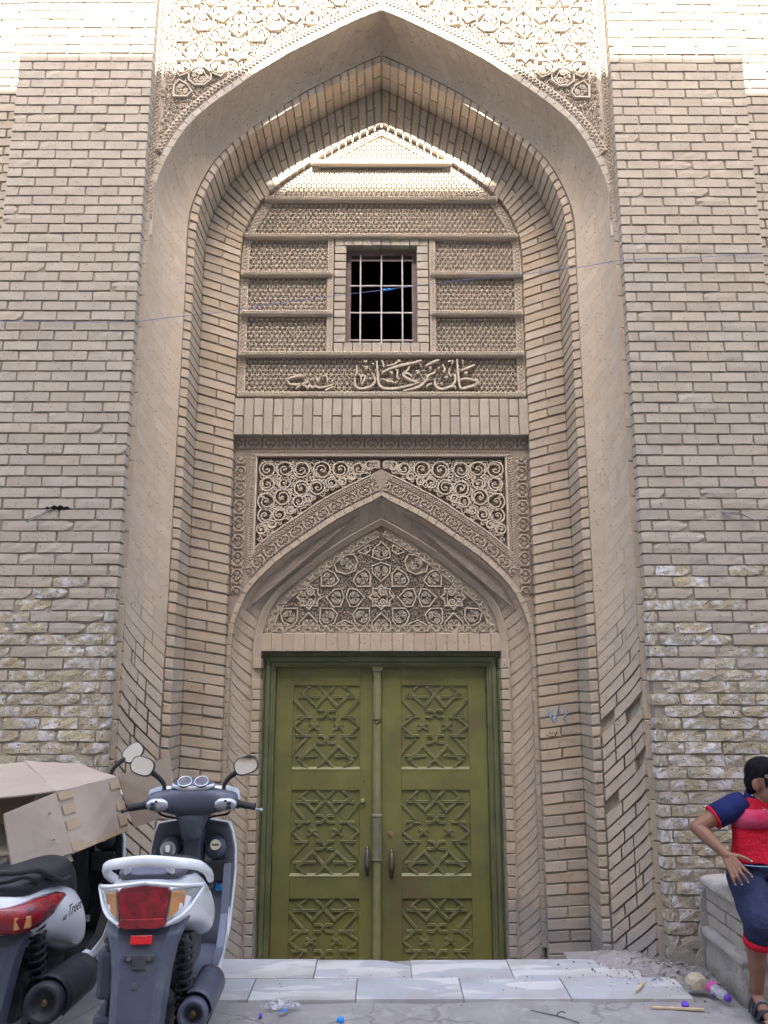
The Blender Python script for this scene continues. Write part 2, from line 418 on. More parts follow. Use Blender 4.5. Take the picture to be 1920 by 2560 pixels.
def brick_face(spec, side, x_in, x_out, y, zlo, zhi, parent, worn_z, skip=(), limit=300, cond=None):
    """courses of running bond on a wall face; spec -> list of (x0,x1,z) then objects"""
    rnd = random.Random(99+int(side*3)); out = []
    k0 = int(math.floor((zlo-Z0)/CP)); k1 = int(math.ceil((zhi-Z0)/CP))
    for k in range(k0, k1):
        z = Z0+k*CP+CP/2; first = 0.075 if k % 2 else 0.178
        x = x_in; w = first-BJ+rnd.uniform(-.006, .006); i = 0
        while x < x_out-0.03:
            w = min(w, x_out-x)
            if (k, i) not in skip and (cond is None or cond(x+w/2, z, w)):
                out.append((x, x+w, z+rnd.uniform(-.0015, .0015), k))
            x += w+BJ+rnd.uniform(-.002, .002); w = BL+rnd.uniform(-.003, .003); i += 1
    out.sort(key=lambda q: q[2])
    rest = MB()
    for n, (a, c, z, k) in enumerate(out):
        t = (worn_z-z)/1.2+rnd.uniform(-0.35, 0.35)
        ms = BM2 if t > 0.15 else BM1 if t > -0.35 else BM0
        if t < -0.35 and rnd.random() < 0.12: ms = BM1
        me = rnd.choice(ms); yj = rnd.uniform(-.002, .002)+(rnd.uniform(-.004, .005) if ms is BM2 else 0)
        flip = math.pi if rnd.random() < 0.5 else 0.0
        sx = (c-a)/BL
        if n < limit:
            inst('brick', me, (side*(a+c)/2, y+yj, z), parent, rot=(0, flip, 0), scale=(sx, 1, 1))
        else:
            m4 = Matrix.Translation((side*(a+c)/2, y+yj, z)) @ Matrix.Rotation(flip, 4, 'Y') @ Matrix.Diagonal((sx, 1, 1, 1))
            rest.add([m4 @ v.co for v in me.vertices], [tuple(p_.vertices) for p_ in me.polygons])
    if rest.v: rest.build('brick', M['brick'], parent, stuff=True)

XP, XPO, ZT = 1.655, 2.615, 6.75
for side in (-1, 1):
    lab = ('left flat brick pier with two old wires poking from a hole, behind the cardboard box' if side < 0 else
           'right flat brick pier with crumbling lower bricks behind the sitting boy')
    pier = thing('brick_pier', lab, 'brick pier', (side*2.13, 0.1, 0), group='flat brick piers beside the arch')
    b = MB(); x0, x1 = sorted((side*(XP+0.013), side*(XPO-0.01)))
    b.hexa([(x0, .2, -.3), (x1, .2, -.3), (x1, .2, 7.0), (x0, .2, 7.0), (x0, .0105, -.3), (x1, .0105, -.3), (x1, .0105, 7.0), (x0, .0105, 7.0)])
    core = b.build('mortar_core', M['mortar'], pier)
    kz = lambda z: int(math.floor((z-Z0)/CP))
    skip = set()
    if side > 0: skip = {(kz(P(1640, 1717, 0)[1]), 0), (kz(P(1640, 1778, 0)[1]), 0)}
    def cond(x, z, w, side=side):
        if side > 0 and x-w/2 > 1.84 and z < 0.46: return False      # under the cement patch beside the bench
        return True
    brick_face(None, side, XP, XPO, 0.0, -0.05, ZT, pier, 2.15 if side < 0 else 2.2, skip, cond=cond)
    # the set-back wall beyond each pier
    bw = thing('brick_wall', 'set-back brick wall strip beyond the '+('left' if side < 0 else 'right')+' pier, sunlit at the top', 'brick wall', (side*3.0, 0.25, 0), group='set-back walls beyond the piers')
    b = MB(); x0, x1 = sorted((side*(XPO-0.06), side*3.45))
    b.hexa([(x0, .34, -.3), (x1, .34, -.3), (x1, .34, 7.0), (x0, .34, 7.0), (x0, .1725, -.3), (x1, .1725, -.3), (x1, .1725, 7.0), (x0, .1725, 7.0)])
    b.build('mortar_core', M['mortar'], bw)
    brick_face(None, side, XPO-0.05, 3.40, 0.16, 2.6, ZT+0.1, bw, 0.5)
    if side < 0: pier_l = pier
    else: pier_r = pier

# cement patch on the right pier beside the bench
b = MB(); rnd = random.Random(5)
pts = [(1.79, -.05), (2.6, -.05), (2.6, .47), (1.95, .47), (1.90, .455), (1.865, .42), (1.845, .35), (1.85, .27), (1.83, .2), (1.835, .12), (1.80, .06)]
b.poly(pts, 0.02, -0.0025); b.build('cement_patch', M['plaster'], pier_r, bevel=0.002)
b = MB()
pts = [(1.655, -.05), (1.80, -.05), (1.795, .10), (1.75, .145), (1.71, .12), (1.655, .15)]
b.poly(pts, 0.03, -0.003); b.build('cement_patch', M['plaster'], pier_r, bevel=0.002)

# hole with wires on the left pier, wires on the right pier
M['wire'] = mat('old_grey_wire', (0.16, 0.155, 0.16), rough=0.6)
M['black_hole'] = mat('hole_shade_black', (0.012, 0.010, 0.009), rough=1.0, spec=0.0)  # near-black colour painted for the shade inside holes
hx, hz = P(142, 1270, -.001)
b = MB(); n = 12
pp = [(hx+(-.075+.16*i/n), hz+0.010*math.sin(i*1.9)*0.6+0.015*math.sin(math.pi*i/n)) for i in range(n+1)]+[(hx+(.085-.16*i/n), hz-0.010*math.sin(math.pi*i/n)-.003) for i in range(1, n)]
b.poly(pp, 0.004, -0.003); b.build('cavity_shade', M['black_hole'], pier_l)  # flat dark plate on the brick face, the hole's shade painted
def loose_wire(name, pts, r, parent):
    q = MB(); A = catmull3(pts); q.tube(A, r, 5); return q.build(name, M['wire'], parent, smooth=True)
def catmull3(pts, n=6):
    Q = [Vector(p_) for p_ in pts]; Q = [Q[0]*2-Q[1]]+Q+[Q[-1]*2-Q[-2]]; o_ = []
    for i in range(1, len(Q)-2):
        a, b_, c, d = Q[i-1:i+3]
        for k in range(n):
            t = k/n; o_.append(0.5*((2*b_)+(c-a)*t+(2*a-5*b_+4*c-d)*t*t+(3*b_-a-3*c+d)*t**3))
    o_.append(Q[-2]); return o_
def W3(px, py, y): x, z = P(px, py, y); return (x, y, z)
for k, pts in enumerate(([(125, 1272), (110, 1285), (90, 1290), (66, 1306)], [(130, 1273), (112, 1280), (97, 1292), (70, 1303)], [(140, 1275), (146, 1283), (143, 1290), (148, 1297)])):
    loose_wire('loose_wire', [W3(a, c, 0.0-0.012*i-0.004) for i, (a, c) in enumerate(pts)], 0.0035, pier_l)
for pts in ([(1803, 1278), (1830, 1284), (1860, 1288), (1885, 1300)], [(1805, 1275), (1812, 1284), (1845, 1281), (1890, 1303)]):
    loose_wire('loose_wire', [W3(a, c, -0.004-0.010*i) for i, (a, c) in enumerate(pts)], 0.0038, pier_r)

# ================================================================== THE PORTAL
portal = thing('arched_gateway', 'tall pointed brick gateway with carved panels, barred window and green double door', 'gateway', (0, 0.5, 0))
YS, YL, YB, YT = 0.075, 0.33, 0.62, 0.66
RIM = catmull([(1.622, 4.3), (1.625, 4.62), (1.62, 4.88), (1.60, 5.05), (1.557, 5.20), (1.49, 5.36), (1.39, 5.535), (1.25, 5.69), (1.06, 5.85), (.79, 6.063), (.6, 6.187), (.367, 6.323), (.153, 6.442), (0, 6.512)])
LIP = catmull([(1.42, 4.3), (1.422, 4.73), (1.417, 4.9), (1.402, 5.03), (1.372, 5.15), (1.322, 5.28), (1.24, 5.44), (1.12, 5.59), (.976, 5.732), (.8, 5.868), (.6, 6.008), (.435, 6.113), (.27, 6.208), (.158, 6.27), (0, 6.347)])
RIM = np.vstack([[1.622, -0.60], RIM]); LIP = np.vstack([[1.42, -0.60], LIP])

# ---- spandrel plane: carved field between the piers and the rim, and the flat rim strip
rim_s = resample(RIM, 0.05)
b = MB()
def strip_faces(A, B, y): 
    n = len(A); b.add([(x, y, z) for x, z in A]+[(x, y, z) for x, z in B], [(i, i+1, n+i+1, n+i) for i in range(n-1)])
for sx in (-1, 1):
    A = [(sx*x, z) for x, z in rim_s]
    # corner: use many points, fan through the top corner
    strip_faces(A, [(sx*1.70, z) if x > 1.0 else (sx*min(1.70, x*1.7), 6.95) for x, z in rim_s], YS+0.022)
spandrel = b.build('spandrel_field', M['spandrel_back'], portal, recalc=True)
# jamb fillet between cove and pier
for sx in (-1, 1):
    b = MB(); zs = np.arange(-0.02, 4.62, 0.235); rnd = random.Random(3)
    fil = None
    for i, z in enumerate(zs):
        z1 = min(z+0.230, 4.62); j = rnd.uniform(-.002, .003)
        b = MB(); xa, xb = sorted((sx*1.6225, sx*1.668))
        b.cham([(xa, .14, z), (xb, .14, z), (xb, .14, z1), (xa, .14, z1), (xa, YS+j, z), (xb, YS+j, z), (xb, YS+j, z1), (xa, YS+j, z1)], 0.004)
        b.build('fillet_brick', M['cove'], spandrel)
ar = resample(RIM[RIM[:, 1] > 4.61], 0.075); an = inward(ar)
for sx in (-1, 1):
    for i in range(len(ar)-1):
        b = MB(); p0, p1 = ar[i], ar[i+1]; d = (p1-p0); d /= np.hypot(*d); p0 = p0+d*.0012; p1 = p1-d*.0012
        q0, q1 = p0-an[i]*.047, p1-an[i+1]*.047
        q0[0] = max(q0[0], 0 if i < len(ar)-2 else 0); q1[0] = max(q1[0], 0)
        if i == len(ar)-2: q1 = np.array([0.001, p1[1]+.053]); p1 = np.array([0.001, p1[1]])
        fx = lambda q: min(q[0], 1.672)
        L = [(sx*fx(q), .10, q[1]) for q in (p0, p1, q1, q0)]+[(sx*fx(q), YS+random.uniform(-.002, .002), q[1]) for q in (p0, p1, q1, q0)]
        b.cham(L, 0.002); b.build('rim_brick', M['brick'], spandrel)

# ---- cove (quarter-hollow moulding) in spiral courses
Ri = resample(RIM, n=460); Li0 = LIP
rimN = inward(Ri); _a = np.r_[0, np.cumsum(np.hypot(*np.diff(Ri, axis=0).T))]; LEN = _a[-1]; _a /= LEN
DC = 0.204+(0.150-0.204)*np.clip((_a-0.66)/0.25, 0, 1)
UK = np.linspace(0, 1, 17)
def prof_e(u): th = u*math.pi/2; return 0.30*u+0.70*(1-math.cos(th)), 0.30*u+0.70*math.sin(th)
CFAM = [off(Ri, rimN, DC*prof_e(u)[0]) for u in UK]
def cove_pt(s, u, lift=0.0):
    """s metres along the rim, u 0 at the rim .. 1 at the inner lip; concave quarter round"""
    t = min(max(s/LEN, 0), 1)*(len(Ri)-1); i = int(min(t, len(Ri)-2)); k = t-i
    w = min(max(u, 0), 1)*16; m = int(min(w, 15)); r_ = w-m
    q = (CFAM[m][i]*(1-k)+CFAM[m][i+1]*k)*(1-r_)+(CFAM[m+1][i]*(1-k)+CFAM[m+1][i+1]*k)*r_
    y = YS+(YL-YS)*prof_e(u)[1]; q = q+rimN[i]*lift*(1-u)
    return (max(q[0], 0.0), y-lift*(0.25+0.75*u), q[1], 0)
SHEAR = 0.26; CPITCH = 0.083
def cove_patch(sx, s0, s1, u0, u1, lift, mb, nu=4, gap=0.002, jit=0.0, rnd=random):
    rows = []
    for i in range(nu+1):
        u = u0+(u1-u0)*i/nu; r_ = []
        for s_ in (s0+gap, s1-gap):
            s_ = s_-SHEAR*u
            x, y, z, _ = cove_pt(max(0.0, s_)+0, u, lift+rnd.uniform(-jit, jit)); r_.append((sx*x, y, z))
        for s_ in (s0+gap, s1-gap):
            s_ = s_-SHEAR*u
            x, y, z, _ = cove_pt(max(0.0, s_), u, -0.02); r_.append((sx*x, y, z))
        rows.append([r_[0], r_[1], r_[3], r_[2]])
    mb.loft(rows)
for sx in (-1, 1):
    b = MB(); vs = []; nS, nU = 150, 8; fs = []
    for i in range(nS+1):
        for k in range(nU+1):
            x, y, z, _ = cove_pt(LEN*i/nS, k/nU, -0.0012-.026*max(0.0, min(1.0, (2.2-(LEN*i/nS-.60))/.7))); vs.append((sx*x, y, z))
    for i in range(nS):
        for k in range(nU): a = i*(nU+1)+k; fs.append((a, a+1, a+nU+2, a+nU+1))
    b.add(vs, fs); cove = b.build('cove_moulding', M['mortar_pale'], portal, smooth=True)
    rnd = random.Random(11+sx); n = int((LEN+SHEAR)/CPITCH)+1
    holes = []
    if sx > 0: holes = [P(1512, 1800, 0.3), P(1530, 1980, 0.3), P(1612, 1790, 0.1), P(1618, 1925, .1)]
    for k in range(n):
        s0, s1 = k*CPITCH, (k+1)*CPITCH
        zc = (s0+s1)/2-SHEAR*0.5-0.60
        if zc < -0.45: continue
        low = max(0.0, min(1.0, (2.2-zc)/0.7))
        cuts = [0.0]+sorted(rnd.sample([0.28, 0.36, 0.45, 0.55, 0.64, 0.72], 1 if rnd.random() < 0.55 else 2))+[1.0]
        if s0 > LEN-0.02: cuts = [0.5, 1.0]
        for u0, u1 in zip(cuts[:-1], cuts[1:]):
            if s1-SHEAR*u1 < 0.02 or s0-SHEAR*u1 > LEN: continue
            um = (u0+u1)/2; x, y, z, _ = cove_pt(max(0, (s0+s1)/2-SHEAR*um), um)
            if any((x-hx_)**2+(z-hz_)**2 < 0.072**2 for hx_, hz_ in holes): continue
            lift = 0.0007+0.0155*low+rnd.uniform(-.0004, .0004)+low*rnd.uniform(-.006, .005)
            e1 = min(s1, LEN+SHEAR*u0)
            b = MB(); cove_patch(sx, s0, e1, u0+0.004+.01*low, u1-0.004-.01*low, lift, b, nu=3 if u1-u0 < .5 else 4, gap=0.0007+0.0062*low, jit=0.0035*low, rnd=rnd)
            b.build('moulding_brick', M['cove'], cove, smooth='auto')

# ---- stepped jamb and arch: lip + reveal bricks and the flat band behind
def hbrick(quad, y0, y1, name, parent, m='brick', j=0.0015, ch=0.003):
    """brick whose outline on the wall plane is quad (x,z)x4, from y0 (front) to y1 (back)"""
    b = MB(); rj = lambda: random.uniform(-j, j)
    L = [(x, y1, z) for x, z in quad]+[(x+rj(), y0+rj(), z+rj()) for x, z in quad]
    b.cham(L, ch); return b.build(name, M[m], parent)
lip_s = resample(LIP, n=400); lN = inward(lip_s)
def sect_sweep(mb, sel, sect, sx):
    rows = []
    for d, y in sect:
        Q = off(lip_s, lN, d)[sel]; rows.append([(sx*x, y, z) for x, z in Q])
    n = len(rows[0])
    mb.add([q for r_ in rows for q in r_], [(j*n+i, j*n+i+1, (j+1)*n+i+1, (j+1)*n+i) for j in range(len(rows)-1) for i in range(n-1)])
arc_l = np.r_[0, np.cumsum(np.hypot(*np.diff(lip_s, axis=0).T))]
nrow = int(round(arc_l[-1]/CP)); pitch = arc_l[-1]/nrow
_END = {}
def st(s_, d):
    key = round(float(d), 5)
    if key not in _END:
        X = (lip_s+lN*d)[:, 0]; bad = np.where(X < 0.003)[0]
        _END[key] = (bad[0]-1+(X[bad[0]-1]-.003)/(X[bad[0]-1]-X[bad[0]])) if len(bad) else len(lip_s)-1
    t = s_/arc_l[-1]*_END[key]; i = int(np.clip(t, 0, len(lip_s)-2)); k = t-i
    return (lip_s[i]+lN[i]*d)*(1-k)+(lip_s[i+1]+lN[i+1]*d)*k
for sx in (-1, 1):
    low = lip_s[:, 1] < 4.6
    jamb = arch = None
    for nm in ('jamb', 'arch'):
        sel = slice(0, int((lip_s[:, 1] < 4.62).sum())) if nm == 'jamb' else slice(int((lip_s[:, 1] < 4.58).sum()), None)
        b = MB(); sect_sweep(b, sel, [(-0.004, 0.40), (0.0, YL+0.009), (0.052, YL+0.009), (0.053, YB+0.011), (0.335, YB+0.011)], sx)
        o = b.build(nm, M['mortar'], portal, recalc=True)
        if nm == 'jamb': jamb = o
        else: arch = o
    rnd = random.Random(31+sx)
    for k in range(nrow):
        s0, s1 = k*pitch, (k+1)*pitch; z = (s0+s1)/2-0.60
        if z < -0.36: continue
        par = jamb if z < 4.6 else arch; nm = 'brick' if z < 4.6 else 'voussoir'
        worn = z < 1.7
        mt = 'arch_brick'
        g0, g1 = 0.0065, 0.0065
        q = lambda d0, d1: [(sx*v[0], v[1]) for v in (st(s0+g0, d0), st(s1-g1, d0), st(s1-g1, d1), st(s0+g0, d1))]
        jj = 0.003 if worn else 0.0014
        def emit(d0, d1, y0, y1):
            Q = q(d0, d1)
            xs = [v[0] for v in Q]
            if max(xs)-min(xs) < 0.012: return
            hbrick(Q, y0, y1, nm, par, mt, jj, 0.0045 if worn else 0.003)
        a = rnd.uniform(-.002, .002)
        if k % 2 == 0: emit(0.006, 0.06, YL+a, YB+.03)
        else:
            ym = YL+0.145+rnd.uniform(-.01, .01); emit(0.006, 0.06, YL+a, ym-.004); emit(0.006, 0.06, ym+.004, YB+.03)
        inn = 0.337
        if k % 2 == 1: emit(0.062, inn, YB+a, YB+.08)
        else:
            m_ = 0.062+(inn-0.062)*(0.5+rnd.uniform(-.02, .02)); emit(0.062, m_-.005, YB+a, YB+.08); emit(m_+.005, inn, YB+a+rnd.uniform(-.001, .001), YB+.08)
BAND = np.array([st(s_, 0.337) for s_ in np.linspace(0, arc_l[-1], 300)])     # inner edge of the band (right half)
def band_x(z):
    i = np.argsort(BAND[:, 1]); return float(np.interp(z, BAND[i, 1], BAND[i, 0]))
# ================================================================== CARVED WORK
def clip_seg(p, q, poly):      # segment against a convex polygon (counter-clockwise)
    t0, t1 = 0.0, 1.0; d = (q[0]-p[0], q[1]-p[1]); n = len(poly)
    for i in range(n):
        a, c = poly[i], poly[(i+1) % n]; e = (c[0]-a[0], c[1]-a[1]); nx, nz = -e[1], e[0]
        num = nx*(p[0]-a[0])+nz*(p[1]-a[1]); den = nx*d[0]+nz*d[1]
        if abs(den) < 1e-12:
            if num < 0: return None
            continue
        t = -num/den
        if den > 0: t0 = max(t0, t)
        else: t1 = min(t1, t)
        if t0 >= t1: return None
    return (p[0]+d[0]*t0, p[1]+d[1]*t0), (p[0]+d[0]*t1, p[1]+d[1]*t1)
def ccw(poly):
    a = sum(poly[i][0]*poly[(i+1) % len(poly)][1]-poly[(i+1) % len(poly)][0]*poly[i][1] for i in range(len(poly)))
    return poly if a > 0 else poly[::-1]
def lattice(poly, y, h, pitch, w, name, parent, m='carved'):
    poly = ccw(poly); b = MB(); xs = [p[0] for p in poly]; zs = [p[1] for p in poly]
    cx, cz = (min(xs)+max(xs))/2, (min(zs)+max(zs))/2; Rr = math.hypot(max(xs)-min(xs), max(zs)-min(zs))/2+pitch
    sp = pitch*math.sqrt(3)/2; ox = round(cx/pitch)*pitch; oz = round(cz/(2*sp))*2*sp
    for ang in (0, 60, 120):
        d = (math.cos(R(ang)), math.sin(R(ang))); nn = (-d[1], d[0]); K = int(Rr/sp)+2
        for k in range(-K, K+1):
            c = (ox+nn[0]*k*sp, oz+nn[1]*k*sp)
            s = clip_seg((c[0]-d[0]*2*Rr, c[1]-d[1]*2*Rr), (c[0]+d[0]*2*Rr, c[1]+d[1]*2*Rr), poly)
            if s and math.hypot(s[1][0]-s[0][0], s[1][1]-s[0][1]) > 0.008:
                b.ribbon([s[0], s[1]], w, y, h-0.0006*(ang/60), top=0.6)
    # a small boss on every crossing turns the holes into petals
    K = int(Rr/sp)+2
    for j in range(-K, K+1):
        for i in range(-2*K, 2*K+1):
            x = ox+i*pitch+(j % 2)*pitch/2; z = oz+j*sp
            if min(xs)+.008 < x < max(xs)-.008 and min(zs)+.008 < z < max(zs)-.008:
                ok = all((poly[(q+1) % len(poly)][0]-poly[q][0])*(z-poly[q][1])-(poly[(q+1) % len(poly)][1]-poly[q][1])*(x-poly[q][0]) > 0 for q in range(len(poly)))
                if ok:
                    rr = w*1.2
                    b.add([(x+rr*math.cos(a*math.pi/3), y-h*1.03, z+rr*math.sin(a*math.pi/3)) for a in range(6)], [tuple(range(6))])
    o = b.build(name, M[m], parent); o['kind'] = 'stuff'; return o
def path_frame(path):
    A = np.array(path, float); d = np.r_[0, np.cumsum(np.hypot(*np.diff(A, axis=0).T))]
    t = np.gradient(A, axis=0); t /= np.hypot(t[:, 0], t[:, 1])[:, None]+1e-9
    n_ = np.c_[-t[:, 1], t[:, 0]]
    def at(s, o):
        x = np.interp(s, d, A[:, 0]); z = np.interp(s, d, A[:, 1]); nx = np.interp(s, d, n_[:, 0]); nz = np.interp(s, d, n_[:, 1])
        return (x+nx*o, z+nz*o)
    return at, d[-1]
def spiral(cx, cz, r, a0, turns, sgn, r1=0.22, n=None):
    n = n or max(8, int(turns*10)); out = []
    for i in range(n+1):
        t = i/n; a = a0+sgn*turns*2*math.pi*t; rr = r*(1-t*(1-r1)); out.append((cx+rr*math.cos(a), cz+rr*math.sin(a)))
    return out
def border(mb, path, width, y, h, kind, period):
    at, Lg = path_frame(path); n = max(1, int(round(Lg/period))); p = Lg/n; hw = width/2
    if kind == 'rope':
        for i in range(n):
            for o in (-1, 1):
                mb.ribbon([at((i+.1)*p, o*hw*.15), at((i+.9)*p, o*hw*.9)], hw*.22, y, h, top=.5)
    elif kind == 'cross':
        for i in range(n):
            for o in (-1, 1): mb.ribbon([at(i*p, -o*hw*.85), at((i+1)*p, o*hw*.85)], hw*.2, y, h-0.0007*(o+1), top=.5)
    elif kind == 'vine':      # running S scroll with a curl in every bay
        for i in range(n):
            s = 1 if i % 2 else -1
            w_ = [at((i+t/8)*p, s*hw*.62*math.cos(math.pi*t/8)) for t in range(9)]
            mb.ribbon(w_, hw*.19, y, h, top=.5)
            c = at((i+.5)*p, 0)
            for e in (-1, 1):
                q = at((i+.5+e*.22)*p, e*s*-hw*.38)
                mb.ribbon(spiral(q[0], q[1], hw*.44, e*1.2+i, 1.0, e*s, .3, 9), hw*.15, y, h*.9, top=.5)
    elif kind == 'arab':      # paired C scrolls )( on a ground of fine leaf work
        for i in range(n):
            c = (i+.5)*p
            for e in (-1, 1):
                mb.ribbon([at(c+e*(p*.10+p*.17*(1-math.cos(a*.35))), hw*.62*math.sin(a*.35)) for a in range(-4, 5)], hw*.11, y, h, top=.5)
                q = at(c+e*p*.36, 0); mb.ribbon(spiral(q[0], q[1], hw*.30, 0 if e > 0 else math.pi, 1.1, e, .3, 9), hw*.10, y, h, top=.5)
                for o in (-1, 1):
                    q = at(c+e*p*.22, o*hw*.66); mb.ribbon(spiral(q[0], q[1], hw*.27, o*1.6, 1.2, e*o, .25, 9), hw*.085, y, h*.9, top=.5)
                    mb.ribbon([at(c+e*p*.02, o*hw*.93), at(c+e*p*.14, o*hw*.45), at(c+e*p*.40, o*hw*.92), at(c+e*p*.5, o*hw*.5)], hw*.075, y, h*.85, top=.5)
    elif kind == 'chain':
        for i in range(n):
            c = at((i+.5)*p, 0)
            mb.ribbon([at((i+.5+.42*math.cos(a))*p, hw*.7*math.sin(a)) for a in np.linspace(0, 2*math.pi, 9)[:-1]], hw*.2, y, h, closed=True, top=.5)

def band_strip(mb, path, width, y0, y1):      # plain raised ground following a path (front face + edges)
    at, Lg = path_frame(path); n = max(2, int(Lg/0.06)); rows = []
    for i in range(n+1):
        a, c = at(Lg*i/n, -width/2), at(Lg*i/n, width/2)
        rows.append([(a[0], y0, a[1]), (a[0], y1, a[1]), (c[0], y1, c[1]), (c[0], y0, c[1])])
    mb.loft(rows)

# ------------------------------------------------------------------ upper panel (y = YT)
b = MB()
zb = P(953, 990, YT)[1]
right = [(x, z) for x, z in BAND if z > zb+0.01]
outl = [(1.10, zb), ]+[(x+0.012, z) for x, z in right]
full = outl+[(-x, z) for x, z in reversed(outl)]
wz0, wz1 = P(953, 742*1.1573, YT)[1], P(953, 534*1.1573, YT)[1]
wx = 0.5*(P(904*1.1573, 740, YT)[0]-P(750*1.1573, 740, YT)[0])
# ground built as strips around the window opening
def strip_poly(z0, z1, xl, xr): return [(xl, z0), (xr, z0), (xr, z1), (xl, z1)]
def backing(z0, z1, hole=False):
    zs = np.linspace(z0, z1, max(2, int((z1-z0)/0.04)+2))
    for a, c in zip(zs[:-1], zs[1:]):
        xa, xc = band_x(a)+.02, band_x(c)+.02
        if hole:
            for sx in (-1, 1): b.add([(sx*wx, YT+.04, a), (sx*xa, YT+.04, a), (sx*xc, YT+.04, c), (sx*wx, YT+.04, c)], [(0, 1, 2, 3)])
        else: b.add([(-xa, YT+.04, a), (xa, YT+.04, a), (xc, YT+.04, c), (-xc, YT+.04, c)], [(0, 1, 2, 3)])
ztop = BAND[-1][1]
backing(zb-.02, wz0); backing(wz0, wz1, True); backing(wz1, ztop-.002)
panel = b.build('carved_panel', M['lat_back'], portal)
LZ = {n_: P(953, py, YT-.02)[1] for n_, py in (('t1', 409), ('t2', 499), ('t3', 592), ('s1', 686), ('s2', 784), ('t4', 886), ('b', 986))}
edge_w = 0.075
wsx = 0.5*(P(926*1.1573, 740, YT)[0]-P(722*1.1573, 740, YT)[0])     # outside of the brick window surround
# ledges: projecting mouldings with a carved nose
def ledge(z, x0, x1, hh=0.034, pr=0.045):
    q = MB(); q.box(((x0+x1)/2, YT+.03-(pr+.03)/2, z), (x1-x0, pr+.03, hh)); o = q.build('ledge', M['carved'], panel, bevel=0.004)
    q = MB(); border(q, [(x0+.01, z), (x1-.01, z)], hh*.86, YT-pr, 0.007, 'cross', 0.022); t = q.build('ledge_carving', M['carved'], panel); t['kind'] = 'stuff'
for n_ in ('t1', 't2', 't3', 't4', 'b'):
    x = band_x(LZ[n_])-0.012; ledge(LZ[n_], -x, x, 0.040 if n_ == 'b' else .034, 0.03 if n_ == 'b' else .045)
for n_ in ('s1', 's2'):
    x = band_x(LZ[n_])-0.012
    for sx in (-1, 1): a, c = sorted((sx*(wsx+.01), sx*x)); ledge(LZ[n_], a, c)
for sx in (-1, 1):      # upright strips beside the window
    q = MB(); xx = sx*(wsx+.030); z0, z1 = LZ['t4']+.017, LZ['t3']-.017
    q.box((xx, YT+.012, (z0+z1)/2), (.046, .06, z1-z0)); q.build('upright_strip', M['carved'], panel, bevel=.003)
    q = MB(); border(q, [(xx, z0), (xx, z1)], .038, YT-.018, .006, 'cross', .026); q.build('strip_carving', M['carved'], panel)['kind'] = 'stuff'
# edge strip that follows the arch
for sx in (-1, 1):
    A = off(BAND, inward(BAND), .034); A = A[A[:, 1] > zb+.01]; A = resample(A, .05); d_ = A[-1]-A[-2]; A = np.vstack([A, A[-1]+d_/np.hypot(*d_)*.03])
    pth = np.array([(sx*x, z) for x, z in A]); e_ = .0006*(sx+1)
    q = MB(); band_strip(q, pth, .058, YT+.04, YT+.004-e_); q.build('edge_strip', M['carved'], panel)
    q = MB(); border(q, pth[:-1], .046, YT+.004-e_, .009, 'cross', .032); q.build('edge_carving', M['carved'], panel)['kind'] = 'stuff'
def cell(z0, z1, xl=None, xr=None):
    pts_r = [(band_x(z)-.068, z) for z in np.linspace(z0, z1, 6)]
    if xl is None: return [(-x, z) for x, z in reversed(pts_r)][::-1]+pts_r[::-1]
    return [(xl, z0)]+pts_r+[(xl, z1)]
g = .020
for z0, z1 in ((LZ['t1']+g, ztop-.10), (LZ['t2']+g, LZ['t1']-g), (LZ['t3']+g, LZ['t2']-g), (LZ['b']+.022, LZ['t4']-g)):
    if z1 > ztop-.2: poly = [(-(band_x(z0)-.085), z0), (band_x(z0)-.085, z0), (0.01, z1), (-.01, z1)]
    else: poly = [(-x, z) for x, z in [(band_x(z)-.068, z) for z in np.linspace(z0, z1, 6)]][::-1]+[(band_x(z)-.068, z) for z in np.linspace(z0, z1, 6)]
    lattice(poly, YT+.04, .036, .0395, .0038, 'star_lattice', panel)
for z0, z1 in ((LZ['s1']+g, LZ['t3']-g), (LZ['s2']+g, LZ['s1']-g), (LZ['t4']+g, LZ['s2']-g)):
    for sx in (-1, 1):
        pr = [(wsx+.058, z0)]+[(band_x(z)-.068, z) for z in np.linspace(z0, z1, 5)]+[(wsx+.058, z1)]
        lattice([(sx*x, z) for x, z in pr], YT+.04, .036, .0395, .0038, 'star_lattice', panel)

# ------------------------------------------------------------------ window
win = MB()
M['iron'] = mat('pale_painted_iron', (0.50, 0.46, 0.46), (0.38, 0.33, 0.32), 20, 0.5, spec=0.5)
M['win_wood'] = mat('brown_window_frame', (0.17, 0.115, 0.105), (0.11, 0.075, 0.07), 14, 0.6, 0.2, 60)
M['dark_room'] = mat('unlit_room', (0.02, 0.019, 0.02), rough=1.0, spec=0.0)
yw = YT+.10
fw = .036
for c, d in (((0, yw, wz1-fw/2), (2*wx, .07, fw)), ((0, yw, wz0+.012), (2*wx, .07, .024)), ((-wx+fw/2, yw, (wz0+wz1)/2), (fw, .068, wz1-wz0)), ((wx-fw/2, yw, (wz0+wz1)/2), (fw, .068, wz1-wz0))): win.box(c, d)
window = win.build('window_frame', M['win_wood'], portal, bevel=.003)
b = MB()      # the room behind
z0, z1 = wz0-.0, wz1+.0
b.add([(-wx, YT+.03, z0), (wx, YT+.03, z0), (wx, YT+.03, z1), (-wx, YT+.03, z1), (-wx, YT+.16, z0), (wx, YT+.16, z0), (wx, YT+.16, z1), (-wx, YT+.16, z1)], [(0, 1, 5, 4), (1, 2, 6, 5), (2, 3, 7, 6), (3, 0, 4, 7)])
b.build('reveal', M['carved_back'], window, recalc=False)
b = MB()
